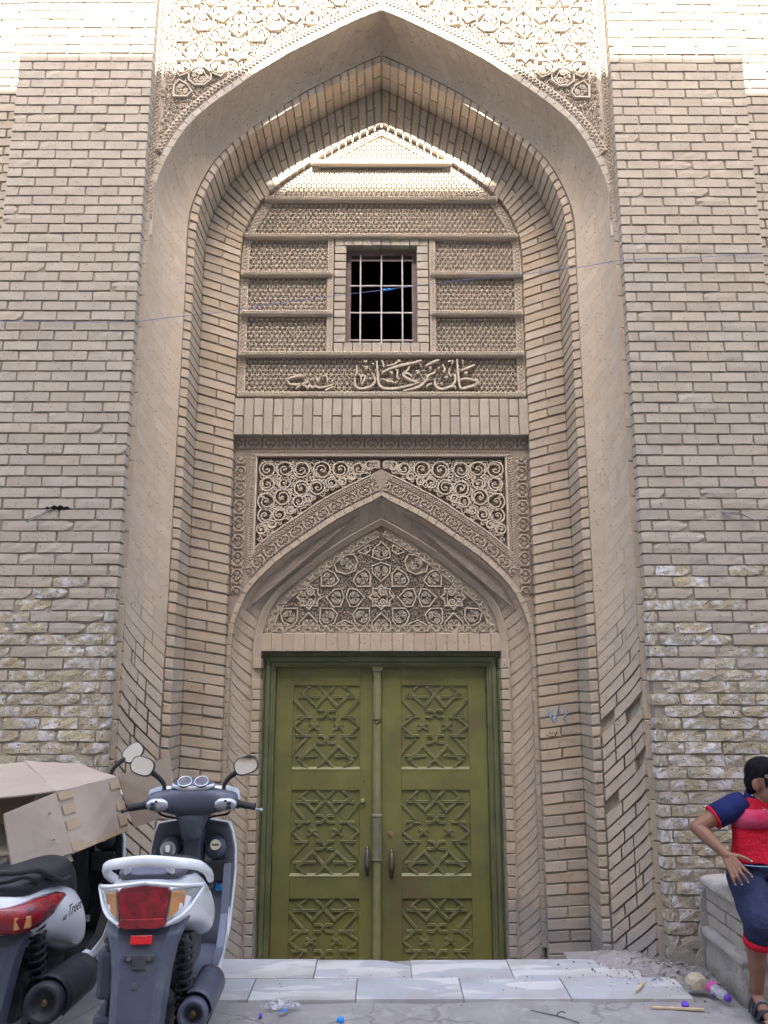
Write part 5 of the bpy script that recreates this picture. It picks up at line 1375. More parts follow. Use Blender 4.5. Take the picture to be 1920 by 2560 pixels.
def sect(y, zt, ht, zm, hm, zb, hb):
    """closed ring across the scooter at y: top, shoulder, flank, bottom"""
    half = [(0, zt+.012), (ht*.6, zt+.008), (ht, zt), ((ht+hm)/2+.012, (zt+zm)/2+.008), (hm, zm), ((hm*1.02+hb)/2+.010, (zm+zb)/2), (hb, zb)]
    return [(x, y, z) for x, z in half]+[(-x, y, z) for x, z in reversed(half[1:])]
def text_mesh(s, size, ext=.0006, shear=0.0):
    c = bpy.data.curves.new('t', 'FONT'); c.body = s; c.size = size; c.extrude = ext; c.shear = shear; c.resolution_u = 2
    o = bpy.data.objects.new('t', c); COL.objects.link(o); dg = bpy.context.evaluated_depsgraph_get()
    me = bpy.data.meshes.new_from_object(o.evaluated_get(dg)); bpy.data.objects.remove(o); bpy.data.curves.remove(c); return me
def decal(name, s, size, loc, rot, parent, m, shear=0.0):
    me = text_mesh(s, size, .0006, shear); me.materials.clear(); me.materials.append(M[m]); return inst(name, me, loc, parent, rot=rot)
def prism_x(mb, outline, y0s, th):   # outline: (x,z) with its own y per point -> plate of thickness th along +y
    n = len(outline); A = [(x, y, z) for (x, z), y in zip(outline, y0s)]; B_ = [(x, y+th, z) for (x, z), y in zip(outline, y0s)]
    mb.add(A+B_, [tuple(range(n)), tuple(range(2*n-1, n-1, -1))]+[(i, n+i, n+(i+1) % n, (i+1) % n) for i in range(n)])

def wheel(t, y, r, w, x=0):
    q = MB(); q.lathe([(r-.075, -w*.42), (r-.03, -w/2), (r-.008, -w*.36), (r, 0), (r-.008, w*.36), (r-.03, w/2), (r-.075, w*.42), (r-.075, -w*.42)], (x, y, r), 'X', 32)
    o = q.build('wheel', M['rubber'], t, smooth=True)
    q = MB(); q.lathe([(.03, -.035), (.05, -.02), (r-.09, -.012), (r-.07, -w*.40), (r-.066, -w*.40), (r-.066, w*.40), (r-.07, w*.40), (r-.09, .012), (.05, .02), (.03, .035)], (x, y, r), 'X', 24); q.build('rim', M['silver'], o, smooth=False)

def scooter(label, loc, yaw, kind, steer=0.0):
    t = thing('scooter', label, 'scooter', loc, (0, 0, yaw), group='parked white scooters', world=False)
    A = kind == 'a'
    pre = set(bpy.data.objects)
    wheel(t, 0, .235, .105); wheel(t, 1.25, .225, .09)
    # ---- tail and side panels
    q = MB()
    if A: S_ = [(-.268, .865, .07, .81, .118, .735, .085), (-.250, .876, .095, .81, .150, .715, .105), (-.15, .885, .115, .80, .182, .685, .125), (0, .868, .125, .765, .198, .648, .145), (.15, .835, .125, .715, .205, .60, .165), (.30, .79, .115, .66, .20, .535, .175), (.42, .735, .10, .58, .172, .485, .15), (.46, .66, .07, .56, .12, .51, .10)]
    else: S_ = [(-.30, .80, .05, .77, .08, .72, .06), (-.26, .815, .08, .765, .125, .69, .09), (-.15, .83, .11, .745, .175, .645, .13), (0, .815, .125, .70, .205, .575, .165), (.15, .79, .125, .66, .215, .50, .185), (.30, .76, .12, .62, .210, .45, .19), (.42, .71, .10, .57, .18, .43, .165), (.47, .63, .07, .55, .13, .48, .12)]
    q.loft([sect(*s_) for s_ in S_]); body = q.build('body_panel', M['white'], t, smooth=True, sub=2)
    # ---- seat
    q = MB()
    if A: S_ = [(-.13, .905, .07, .89, .115, .86, .10), (-.05, .91, .09, .885, .135, .85, .12), (.10, .895, .095, .87, .14, .82, .12), (.25, .87, .09, .85, .13, .79, .12), (.38, .845, .08, .81, .115, .74, .11), (.46, .80, .06, .76, .09, .70, .08)]
    else: S_ = [(-.25, .875, .07, .85, .11, .80, .09), (-.10, .895, .10, .86, .145, .805, .12), (.08, .885, .11, .85, .155, .785, .14), (.22, .895, .10, .83, .15, .74, .14), (.34, .86, .095, .78, .14, .66, .13), (.44, .79, .08, .72, .12, .59, .11), (.48, .72, .06, .68, .09, .60, .08)]
    q.loft([sect(*s_) for s_ in S_]); q.build('seat', M['seat'], t, smooth=True, sub=2)
    # ---- lights
    if A:
        q = MB()
        prism_x(q, [(-.086, .868), (0, .880), (.086, .868), (.098, .852), (.080, .748), (-.080, .748), (-.098, .852)], [-.284, -.296, -.284, -.280, -.284, -.284, -.280], .05)
        tl = q.build('tail_light', M['red_lens'], t, bevel=.004)
        q = MB(); prism_x(q, [(-.080, .765), (.080, .765), (.088, .742), (.06, .730), (-.06, .730), (-.088, .742)], [-.292]*6, .03); q.build('lens_lip', M['red_lens'], tl, bevel=.003)
        for s in (-1, 1):
            q = MB(); prism_x(q, [(s*.100, .862), (s*.150, .853), (s*.190, .838), (s*.150, .785), (s*.086, .748)], [-.279, -.245, -.15, -.225, -.279], .04); ind = q.build('indicator', M['lens'], t, bevel=.003)
            q = MB(); prism_x(q, [(s*.104, .856), (s*.150, .849), (s*.143, .792), (s*.093, .762)], [-.2835, -.251, -.241, -.2835], .02); q.build('bulb_lens', M['amber'], ind, bevel=.003)
            q = MB(); q.tube(catmull3([(0, -.287, .889), (s*.10, -.277, .877), (s*.155, -.235, .866), (s*.20, -.13, .845)]), .0075, 6); q.tube(catmull3([(s*.082, -.275, .738), (s*.15, -.222, .772), (s*.20, -.13, .838)]), .008, 6); q.build('light_surround', M['white'], body, smooth=True)
        # grab rail with its two struts
        q = MB(); path = [(-.196, .10, .815), (-.200, -.03, .868), (-.176, -.15, .918), (-.10, -.245, .950), (0, -.268, .962), (.10, -.245, .950), (.176, -.15, .918), (.200, -.03, .868), (.196, .10, .815)]
        P3 = catmull3(path, 6); rows = []
        for i, p_ in enumerate(P3):
            tt = (P3[min(i+1, len(P3)-1)]-P3[max(i-1, 0)]).normalized(); out = tt.cross(Vector((0, 0, 1))).normalized(); up_ = Vector((0, 0, 1))
            rows.append([p_+out*a*.016+up_*c*.020 for a, c in ((-.9, -.6), (-.5, -.9), (.5, -1), (.8, -.4), (.7, .6), (.1, 1), (-.7, .7))])
        q.loft(rows); rail = q.build('grab_rail', M['white'], t, smooth=True)
        q = MB(); q.loft([sect(-.235, .905, .06, .895, .105, .875, .09), sect(-.15, .918, .085, .90, .13, .87, .11), sect(-.02, .91, .09, .895, .14, .86, .12)]); q.build('tail_cap', M['gplas2'], t, smooth=True, sub=1)
        q = MB()
        for s in (-1, 1): q.tube([(s*.075, -.235, .935), (s*.085, -.20, .905), (s*.095, -.16, .893)], .012, 6)
        q.build('rail_strut', M['white'], rail, smooth=True)
        # emblem on the right flank
        q = MB(); q.box((.2045, .035, .795), (.003, .085, .009), (R(0), 0, 0)); q.box((.2045, .085, .783), (.003, .030, .020), (R(30), 0, 0)); q.box((.205, .092, .786), (.003, .008, .040), (R(-25), 0, 0))
        q.build('emblem', M['engine'], body, bevel=.001)
    else:
        q = MB()
        for s in (-1, 1):
            rows = []
            for y, z1, z0, x in ((-.315, .795, .715, .0), (-.305, .80, .705, s*.07), (-.27, .805, .70, s*.125), (-.20, .81, .705, s*.163), (-.12, .805, .735, s*.193), (-.04, .795, .775, s*.206)): rows.append([(x*1.02, y-.004, z1), (x*1.07, y-.008, (z1+z0)/2), (x*1.02, y-.004, z0), (x*.8, y+.02, z0), (x*.8, y+.02, z1)])
            q.loft(rows)
        q.build('tail_light', M['red_lens'], t, smooth=True)
        q = MB()
        for s in (-1, 1): prism_x(q, [(s*.10, .765), (s*.15, .76), (s*.15, .715), (s*.10, .715)], [-.300, -.262, -.258, -.296], .03)
        q.build('indicator', M['amber'], t, bevel=.004)
        q = MB(); path = [(-.15, .20, .80), (-.165, .05, .82), (-.15, -.10, .88), (-.14, -.22, .925), (-.09, -.31, .935), (.09, -.31, .935), (.14, -.22, .925), (.15, -.10, .88), (.165, .05, .82), (.15, .20, .80)]
        q.tube(catmull3(path, 5), .013, 8); rail = q.build('grab_rail', M['rubber'], t, smooth=True)
        q = MB(); q.tube(catmull3([(-.11, -.26, .905), (-.05, -.30, .895), (.05, -.30, .895), (.11, -.26, .905), (.13, -.15, .86), (0, -.12, .85), (-.13, -.15, .86)]), .008, 6); q.build('rail_strut', M['rubber'], rail, smooth=True)
        decal('lettering', 'Treet', .066, (.2175, -.005, .685), (R(88), R(0), R(86)), body, 'ink', .35)
        decal('lettering', 'AIS', .026, (.2125, -.052, .683), (R(88), R(0), R(82)), body, 'engine', .3)
    # ---- mudguard, plate bracket, reflector
    q = MB(); rows = []
    G = [(-.215, .735, .150), (-.262, .70, .135), (-.285, .64, .112), (-.31, .56, .098), (-.345, .45, .090), (-.375, .34, .084), (-.385, .29, .078)] if A else [(-.215, .69, .13), (-.262, .65, .115), (-.285, .58, .10), (-.31, .50, .092), (-.345, .42, .088), (-.375, .33, .084), (-.385, .29, .078)]
    for y, z, h in G: rows.append([(-h-.012, y+.09, z+.015), (-h, y+.02, z+.003), (-h*.72, y, z), (-h*.68, y-.006, z), (h*.68, y-.006, z), (h*.72, y, z), (h, y+.02, z+.003), (h+.012, y+.09, z+.015), (h*.8, y+.075, z), (-h*.8, y+.075, z)])
    q.loft(rows); mg = q.build('mudguard', M['gplas'], t, smooth=False, bevel=.004)
    zr = .690 if A else .63
    q = MB(); q.box((0, -.281, zr), (.078, .016, .030), (R(-20), 0, 0)); q.build('reflector', M['refl'], t, bevel=.002)
    q = MB(); q.box((0, -.297, zr-.055), (.11, .01, .018), (R(-14), 0, 0)); q.box((0, -.302, zr-.078), (.05, .012, .03), (R(-14), 0, 0)); q.build('plate_bracket', M['engine'], mg, bevel=.002)
    q = MB(); q.box((-.01, -.316, zr-.145), (.018, .014, .022), (R(-14), 0, 0)); q.build('plate_stud', M['engine'], mg, bevel=.002)
    for s in (-1, 1):
        q = MB(); q.lathe([(0, -.006), (.008, -.006), (.008, .004)], (s*.036, -.302, zr-.055), 'Y', 8); q.build('bolt', M['steel'], mg)
    if A:
        q = MB(); q.add([(-.016, -.3455, .452), (.02, -.3455, .452), (.004, -.3375, .478)], [(0, 1, 2)]); q.build('white_mark', M['paperw'], mg, solid=.001)
    # ---- shocks
    for s in ((1, -1) if A else (1,)):
        q = MB(); a, c = Vector((s*.135, -.13, .66)), Vector((s*.128, -.03, .30)); ax = (c-a); e1 = ax.cross(Vector((1, 0, 0))).normalized(); e2 = ax.cross(e1).normalized(); n = 11*10
        q.tube([a+ax*(i/n)+(e1*math.cos(i/10*2*math.pi)+e2*math.sin(i/10*2*math.pi))*.030 for i in range(n+1)], .0068, 5); q.tube([a, c], .014, 8); q.build('shock_absorber', M['rubber'], t, smooth=True)
    # ---- engine, air box, exhaust
    q = MB(); q.loft([sect(-.06, .40, .05, .32, .075, .24, .05), sect(.15, .44, .07, .33, .10, .22, .06), sect(.40, .42, .07, .33, .10, .24, .06)]); q.box((0, .25, .50), (.24, .42, .16)); q.build('engine', M['engine'], t, bevel=.01)
    q = MB(); q.box((-.155, -.03, .53), (.07, .24, .18)); q.box((-.16, .10, .31), (.08, .46, .15)); q.box((-.135, -.09, .64), (.05, .10, .08)); q.build('air_box', M['gplas'], t, bevel=.02)
    q = MB(); mc = (.185, 0, .375) if A else (.205, 0, .335); tilt = R(-8)
    rr = .055 if A else .076
    q.lathe([(rr*.35, .34), (rr*.8, .28), (rr, .16), (rr*1.02, -.12), (rr*1.05, -.185), (rr*.98, -.205), (rr*.78, -.212), (rr*.62, -.200), (rr*.50, -.175), (0, -.172)], mc, 'Y', 24, m=Euler((tilt, 0, 0)).to_matrix()); mf = q.build('exhaust', M['dkplas'] if not A else M['gplas'], t, smooth=True)
    q = MB(); q.lathe([(.0085, -.19), (.012, -.19), (.012, -.165), (.0085, -.165), (.0085, -.19)], (mc[0], mc[1], mc[2]), 'Y', 12, m=Euler((tilt, 0, 0)).to_matrix()); q.build('tail_pipe', M['brass'], mf, smooth=True)
    q = MB(); rows = []
    for y in (-.16, -.10, .02, .16, .26): rows.append([(mc[0]+(rr+.012)*math.cos(a), y, mc[2]+.012-y*.10+(rr+.014)*math.sin(a)) for a in np.linspace(-.7, 2.0, 8)])
    q.loft(rows, closed=False); q.build('heat_shield', M['gplas' if A else 'dkplas'], mf, smooth=True, solid=.006)
    # ---- cables, hoses and seams
    for k, pts in enumerate((([(.19, .83, .985), (.17, .86, .95), (.08, .87, .93), (.03, .88, .86)]), ([(-.19, .83, .985), (-.16, .87, .945), (-.07, .875, .92), (-.02, .88, .85)]), ([(.10, -.02, .62), (.13, .02, .50), (.11, .10, .42)]), ([(-.10, -.14, .60), (-.13, -.16, .48), (-.15, -.10, .36), (-.14, .02, .28)]))):
        q = MB(); q.tube(catmull3(pts), .0055, 6); q.build('cable', M['rubber'], t, smooth=True)
    # ---- floor, tunnel, leg shield
    q = MB(); q.box((0, .60, .33), (.34, .46, .04)); q.box((0, .50, .40), (.10, .30, .10)); q.build('floorboard', M['gplas2' if A else 'rubber'], t, bevel=.012)
    SH = [(.335, .78, .186), (.42, .83, .196), (.55, .865, .205), (.68, .885, .212), (.78, .885, .208), (.86, .875, .192), (.905, .865, .174)]
    def shield(dy, dw, bow, nm, m, th):
        mb = MB(); rows = []
        for z, y, h in SH:
            rows.append([(x*(h+dw), y+dy+bow*(1-x*x)-.0*z, z+(.018 if z > .88 else 0)*(1-abs(x))) for x in np.linspace(-1, 1, 9)])
        mb.loft(rows, closed=False); return mb.build(nm, M[m], t, smooth=True, solid=th)
    ls = shield(0, 0, .05, 'leg_shield', 'gplas2' if A else 'rubber', .012); shield(.022, .009, .07, 'front_panel', 'white', .016)
    for s in (-1, 1):
        q = MB(); q.loft([[(s*.178, y, z), (s*.200, y-.004, z+.01), (s*.204, y, z+h_), (s*.178, y, z+h_+.01)] for y, z, h_ in ((.34, .315, .06), (.48, .300, .06), (.64, .30, .07), (.78, .33, .12), (.83, .40, .12))]); q.build('floor_fin', M['white'], t, smooth=False, bevel=.006)
        q = MB(); q.loft([[(s*.165, y, z), (s*.200, y, z), (s*.204, y, z+h_), (s*.165, y, z+h_)] for y, z, h_ in ((.44, .355, .02), (.62, .36, .03), (.76, .40, .10), (.835, .52, .2))]); q.build('floor_edge', M['gplas2' if A else 'rubber'], t, bevel=.006)
    q = MB(); q.loft([[(-.062, y0, z), (-.04, y0-d, z), (.04, y0-d, z), (.062, y0, z)] for z, y0, d in ((.36, .84, .04), (.55, .88, .055), (.74, .91, .065), (.88, .90, .05))]); q.build('centre_column', M['gplas' if A else 'rubber'], ls, smooth=False, bevel=.008)
    for s in (-1, 1):
        q = MB(); q.ell((s*.117, .895, .785), (.060, .055, .062), 14, 9); q.build('pocket_bulge', M['gplas' if A else 'rubber'], ls, smooth=True)
    q = MB(); q.box((.118, .864, .675), (.125, .02, .10)); q.build('glove_pocket', M['rubber'], ls, bevel=.006)
    q = MB(); tm = Euler((R(-12), 0, 0)).to_matrix()
    q.lathe([(.028, -.010), (.038, -.010), (.040, 0), (.028, 0), (.028, -.010)], (-.118, .838, .785), 'Y', 24, m=tm); key = q.build('key_ring', M['silver'], ls, smooth=False)
    q = MB(); q.lathe([(0, -.005), (.028, -.005), (.028, .004)], (-.118, .838, .785), 'Y', 20, m=tm); q.build('ignition_lock', M['rubber'], key)
    q = MB(); q.box((-.118, .826, .793), (.022, .014, .034)); q.build('key_head', M['paperw'], key, bevel=.003)
    q = MB(); q.lathe([(0, -.004), (.024, -.004), (.026, 0), (.026, .01)], (.118, .838, .805), 'Y', 20, m=tm); cap_ = q.build('filler_cap', M['cream'], ls)
    for dx in (-.010, .002, .013):
        q = MB(); q.lathe([(.003, -.0055), (.0055, -.0055), (.0055, -.004), (.003, -.004)], (.118+dx, .838, .805), 'Y', 8, m=tm); q.build('cap_print', M['ink'], cap_)
    if A:
        q = MB(); q.box((.150, .866, .598), (.052, .003, .034), (0, 0, R(-8))); st_ = q.build('sticker', M['sticker'], ls)
        decal('sticker_print', 'GPS', .020, (.148, .8635, .600), (R(90), 0, R(-8)), st_, 'paperw', .2)
    # ---- front fender, fork and nose
    q = MB(); q.loft([[(.06*math.cos(a), 1.25+.25*math.cos(b_), .225+.25*math.sin(b_)+.03*math.sin(a)) for a in np.linspace(0, math.pi, 7)] for b_ in np.linspace(.1, 2.7, 9)], closed=False); q.build('front_fender', M['white'], t, smooth=True, solid=.006)
    q = MB(); q.tube([(.07, 1.25, .225), (.07, 1.08, .62)], .018, 8); q.tube([(-.07, 1.25, .225), (-.07, 1.08, .62)], .018, 8); q.tube([(0, 1.08, .6), (0, .92, .95)], .03, 8); q.build('fork', M['engine'], t, smooth=True)
    q = MB(); q.loft([sect(.90, .88, .10, .70, .17, .45, .13), sect(1.0, .84, .08, .68, .14, .48, .10), sect(1.08, .76, .04, .67, .08, .56, .05)]); q.build('nose', M['white'], t, smooth=True, sub=1)
    if not A:      # this one sits lower at the back
        for o in t.children:
            if o.name.split('.')[0] in ('body_panel', 'seat', 'tail_light', 'indicator', 'grab_rail', 'reflector', 'mudguard'): o.location.z -= .055
    before = list(t.children)
    # ---- headset
    hy = .80; q = MB()
    rows = []
    for x, z0, z1, d0, d1 in ((-.232, .985, 1.062, -.025, .04), (-.20, .975, 1.072, -.036, .06), (-.14, .970, 1.080, -.045, .075), (-.07, .945, 1.100, -.055, .09), (0, .935, 1.108, -.058, .095), (.07, .945, 1.100, -.055, .09), (.14, .970, 1.080, -.045, .075), (.20, .975, 1.072, -.036, .06), (.232, .985, 1.062, -.025, .04)):
        zm = (z0+z1)/2; rows.append([(x, hy+d0*.6, z0), (x, hy+d0, zm-.01), (x, hy+d0*.75, z1-.02), (x, hy+d0*.1, z1), (x, hy+d1*.7, z1-.004), (x, hy+d1, zm), (x, hy+d1*.6, z0)])
    q.loft(rows)
    hs = q.build('handlebar_cover', M['gplas'], t, smooth=True, sub=1)
    q = MB(); q.loft([[(h*cx, hy+.02+dy*cy, z) for cx, cy in ((-1, .2), (-.7, -1), (.7, -1), (1, .2), (.6, 1), (-.6, 1))] for z, h, dy in ((.98, .13, .065), (.93, .082, .06), (.88, .066, .055), (.845, .056, .05), (.835, .045, .04))]); q.build('neck_cover', M['gplas'], hs, smooth=True, sub=1)
    q = MB(); q.loft([[(.222*cx*k, hy+.055+.045*cy*k, z) for cx, cy in ((-1, -.2), (-.9, .7), (-.4, 1.1), (.4, 1.1), (.9, .7), (1, -.2))] for z, k in ((.99, 1.03), (1.03, 1.07), (1.075, 1.02), (1.088, .85))]); q.build('front_cowl', M['white'], hs, smooth=True)
    tm = Euler((R(38), 0, 0)).to_matrix()
    q = MB(); q.ell((0, hy-.005, 1.102), (.115, .042, .020), 20, 8, rot=tm); dash = q.build('instrument_panel', M['silver'], hs, smooth=True)
    q = MB(); q.ell((0, hy-.004, 1.109), (.104, .037, .019), 20, 8, rot=tm); q.build('dash_face', M['gplas'], dash, smooth=True)
    for x in (-.042, .042):
        q = MB(); q.lathe([(0, .016), (.028, .016), (.034, .020), (.036, .016), (.036, 0)], (x, hy-.004, 1.109), 'Z', 20, m=tm); g_ = q.build('gauge', M['gauge'], dash, smooth=False)
        q = MB(); q.lathe([(.030, .0165), (.034, .021), (.037, .0165)], (x, hy-.004, 1.109), 'Z', 20, m=tm); q.f = q.f[:-2]; q.mi = q.mi[:-2]; q.build('gauge_ring', M['silver'], g_, smooth=True)
        q = MB(); n_ = tm @ Vector((0, 0, 1)); u_ = tm @ Vector((0, 1, 0)); c_ = Vector((x, hy-.004, 1.109))+n_*.0175; q.tube([c_, c_+u_*.02+Vector((-.012, 0, 0))], .0012, 4); q.build('gauge_needle', M['refl'], g_)
    for s in (-1, 1):
        q = MB(); q.ell((s*.168, hy-.030, 1.012), (.062, .026, .034), 14, 8); pod = q.build('switch_pod', M['silver'], hs, smooth=True)
        q = MB(); q.box((s*.190, hy-.056, 1.018), (.020, .012, .014)); q.box((s*.188, hy-.056, .998), (.026, .014, .016)); q.box((s*.172, hy-.058, 1.032), (.012, .008, .01)); q.build('switch', M['rubber'], pod, bevel=.002)
        q = MB(); a, c = Vector((s*.222, hy-.012, 1.010)), Vector((s*.318, hy-.035, .998)); q.tube([a, a*.85+c*.15, a*.84+c*.16, a*.04+c*.96, c], [.022, .022, .0165, .0165, .0185], 12); q.build('grip', M['rubber'], hs, smooth=True)
        q = MB(); q.tube(catmull3([(s*.20, hy+.03, 1.0), (s*.25, hy+.045, .985), (s*.31, hy+.030, .978), (s*.345, hy+.005, .977)]), .006, 6); q.ell((s*.348, hy+.003, .977), (.010, .010, .010), 8, 6); q.build('brake_lever', M['silver'] if s > 0 else M['rubber'], hs, smooth=True)
        if not A and s < 0: continue
        # mirrors
        q = MB(); bx_ = .150; mx, mz = (.262, 1.195); path = [(s*bx_, hy+.03, 1.06), (s*(bx_+.004), hy+.03, 1.10), (s*(bx_+.030), hy+.025, 1.135), (s*(bx_+.07), hy+.02, 1.165)]
        q.tube(catmull3(path), [.009+.0003*i for i in range(19)], 8); q.lathe([(.014, -.02), (.016, .0), (.012, .015)], (s*bx_, hy+.03, 1.065), 'Z', 10); stem = q.build('mirror_stem', M['rubber'], hs if A else t, smooth=True)
        e = Euler((R(-13), R(s*-18), R(s*7))).to_matrix(); rows = []
        def sup(k, d): return [e @ Vector((.060*k*math.copysign(abs(math.cos(a))**.72, math.cos(a)), d, .044*k*math.copysign(abs(math.sin(a))**.72, math.sin(a))))+Vector((s*mx, hy+.01, mz)) for a in np.linspace(0, 2*math.pi, 25)[:-1]]
        q = MB(); q.loft([sup(.95, -.012), sup(1.04, -.010), sup(1.06, 0), sup(.95, .014), sup(.6, .026), sup(.2, .030)]); mh = q.build('mirror', M['rubber'], t, smooth=True)
        q = MB(); q.add(sup(.94, -.0128), [tuple(range(24))]); q.build('mirror_glass', M['mirror'], mh)
    if steer:      # bars turned on the steering head
        m4 = Matrix.Translation((0, hy, 0)) @ Matrix.Rotation(steer, 4, 'Z') @ Matrix.Translation((0, -hy, 0))
        for o in [c for c in t.children if c not in before]:
            o.location = m4 @ o.location; o.rotation_euler = (0, R(-24), 0) if o.name.split('.')[0] == 'mirror' else (0, 0, steer)
            o.location.z += .035 if o.name.startswith('mirror') else -.05
    if not A:
        q = MB(); q.box((-.02, .872, .655), (.05, .004, .03)); q.box((.05, .84, .40), (.055, .004, .032)); q.build('white_tag', M['paperw'], ls)
    return t
scooter('white scooter seen from behind with wide red tail light and white grab rail', (-.905, -1.50, 0), R(4), 'a')
scooter('white scooter lettered Treet with dark seat and black grab rail under the cardboard box', (-1.566, -1.28, 0), R(3), 'b', R(25))

# ================================================================== CARDBOARD BOX
M['card'] = mat('brown_cardboard', (0.35, 0.285, 0.228), (0.30, 0.243, 0.192), 3.5, 0.85, 0.12, 18, spec=0.15, mix3=((0.32, 0.25, 0.19), 5, .62, .15))
M['tape'] = mat('yellowed_paper_tape', (0.37, 0.27, 0.17), (0.32, 0.23, 0.145), 14, .6)
box = thing('cardboard_box', 'big opened cardboard box with taped edges resting on the Treet scooter', 'cardboard box', (-1.9, -.6, .80))
def card(name, pts, m='card', th=.007, n=5, wav=.006, seed=0, parent=None):
    rr = random.Random(seed); a, b_, c, d = [Vector(p_) for p_ in pts]; q = MB(); vs = []; nn = (b_-a).cross(d-a).normalized()
    ph = rr.random()*6
    for j in range(n+1):
        for i in range(n+1):
            u, v = i/n, j/n; p_ = (a*(1-u)+b_*u)*(1-v)+(d*(1-u)+c*u)*v
            vs.append(p_+nn*wav*(math.sin(3*u+ph)*math.sin(2.6*v+ph*1.7)+rr.uniform(-.3, .3)))
    q.add(vs, [(j*(n+1)+i, j*(n+1)+i+1, (j+1)*(n+1)+i+1, (j+1)*(n+1)+i) for j in range(n) for i in range(n)])
    return q.build(name, M[m], parent or box, smooth=False, solid=th)
def D3(px, py, D): x, z = P(px, py, D-5); return (x, D-5, z)
P1, P2, P3_, P4 = D3(139, 1981, 4.08), D3(180, 2132, 4.08), D3(293, 1942, 4.52), D3(321, 2074, 4.50)
PB, PA = (-2.02, -.04, 1.165), D3(-80, 1935, 4.9)
rs = card('side_panel', [P2, P4, P3_, P1], seed=1)
TL = D3(-120, 2003, 3.95)
card('top_panel', [P1, P3_, D3(200, 1910, 4.97), D3(60, 1904, 4.97)], seed=2, n=6, wav=.008)
card('top_panel', [P1, D3(60, 1904, 4.97), D3(-120, 1930, 4.95), TL], seed=3, n=6, wav=.008)
F0, F1 = D3(6, 2036, 3.72), D3(34, 2183, 3.72)
card('end_flap', [P2, P1, F0, F1], seed=4)
bt = lambda p_, dz=-.004: (p_[0], p_[1], p_[2]+dz)
card('bottom_panel', [bt(P2), bt(P4), (-2.35, -.30, P4[2]), (-2.40, -.92, P2[2])], seed=5)
card('side_panel', [(-2.40, -.92, P2[2]), (-2.35, -.30, P4[2]), (-2.35, -.10, 1.10), (-2.42, -.95, 1.08)], seed=6)
card('end_panel', [(P4[0], P4[1]+.003, P4[2]), (P3_[0], P3_[1]+.003, P3_[2]), (-2.35, -.14, 1.10), (-2.35, -.28, .83)], seed=7)
card('end_flap', [D3(294, 1941, 4.53), D3(336, 2070, 4.51), D3(441, 2030, 4.46), D3(423, 1889, 4.46)], seed=8, wav=.004)
card('bottom_flap', [D3(176, 2136, 4.10), D3(38, 2186, 3.78), D3(70, 2196, 3.84), D3(182, 2152, 4.12)], seed=9, n=3)
# tape along the edges of the side panel
def on(u, v, o=.006):
    a, b_, c, d = [Vector(p_) for p_ in (P2, P4, P3_, P1)]; p_ = (a*(1-u)+b_*u)*(1-v)+(d*(1-u)+c*u)*v; return p_+Vector((o+.004, -.001, 0))
for k, (u0, u1, v0, v1) in enumerate(((0, .22, .86, .99), (.01, .20, .62, .78), (.0, .22, .36, .52), (0, .18, .02, .16), (.82, .99, .80, .95), (.85, 1, .40, .54), (.84, .99, .12, .34), (.05, .40, .0, .07), (.42, .74, .0, .08), (.76, .98, .0, .08))):
    q = MB(); q.add([on(u0, v0), on(u1, v0), on(u1, v1), on(u0, v1)], [(0, 1, 2, 3)]); q.build('tape', M['tape'], rs, solid=.001)
q = MB()
for u, v in ((.25, .3), (.20, .72)):
    a, b_, c, d = [Vector(p_) for p_ in (P2, P1, F0, F1)]; p_ = (a*(1-v)+b_*v)*(1-u)+(d*(1-v)+c*v)*u+Vector((.008, -.003, 0)); q.tube([p_, p_+Vector((-.006, -.012, .006)), p_+Vector((-.002, -.03, .002))], .0025, 4)
q.build('staple', M['tape'], box)
# ================================================================== THE SITTING BOY
M['skin'] = mat('brown_skin', (0.215, 0.11, 0.07), (0.175, 0.085, 0.054), 14, 0.55, 0.05, 90, spec=0.35)
M['nail'] = mat('finger_nail', (0.50, 0.32, 0.26), rough=.35)
M['hair'] = mat('short_black_hair', (0.007, 0.007, 0.008), (0.014, 0.013, 0.014), 40, 0.9, 0.8, 220, spec=0.08, dist=.004)
M['red_cloth'] = mat('red_jersey', (0.48, 0.010, 0.028), (0.38, 0.008, 0.022), 6, 0.85, 0.6, 13, spec=0.2, dist=.05)
M['pink_cloth'] = mat('faded_pink_print', (0.40, 0.055, 0.12), (0.42, 0.015, 0.04), 16, 0.85, 0.2, 40, spec=0.2)
M['navy_cloth'] = mat('navy_jersey', (0.012, 0.018, 0.085), (0.010, 0.014, 0.065), 8, 0.85, 0.25, 30, spec=0.2, dist=.02)
M['navy_short'] = mat('navy_track_cloth', (0.016, 0.022, 0.055), (0.013, 0.018, 0.045), 8, 0.8, 0.6, 11, spec=0.25, dist=.05)
M['sandal'] = mat('dark_sandal', (0.014, 0.017, 0.032), (0.03, 0.033, 0.045), 18, .6, .2, 60)
M['eye_w'] = mat('eye_white', (0.6, 0.58, 0.55), rough=.2); M['eye_d'] = mat('dark_iris', (0.015, 0.01, 0.008), rough=.15); M['lip'] = mat('lip', (0.26, 0.10, 0.085), rough=.5)
BD = 4.52
boy = thing('person', 'seated boy in red and navy polo shirt, navy shorts and sandals, hand on hip', 'person', (2.10, -.30, 0))
def Q3(px, py, D): x, z = P(px, py, D-5); return Vector((x, D-5, z))
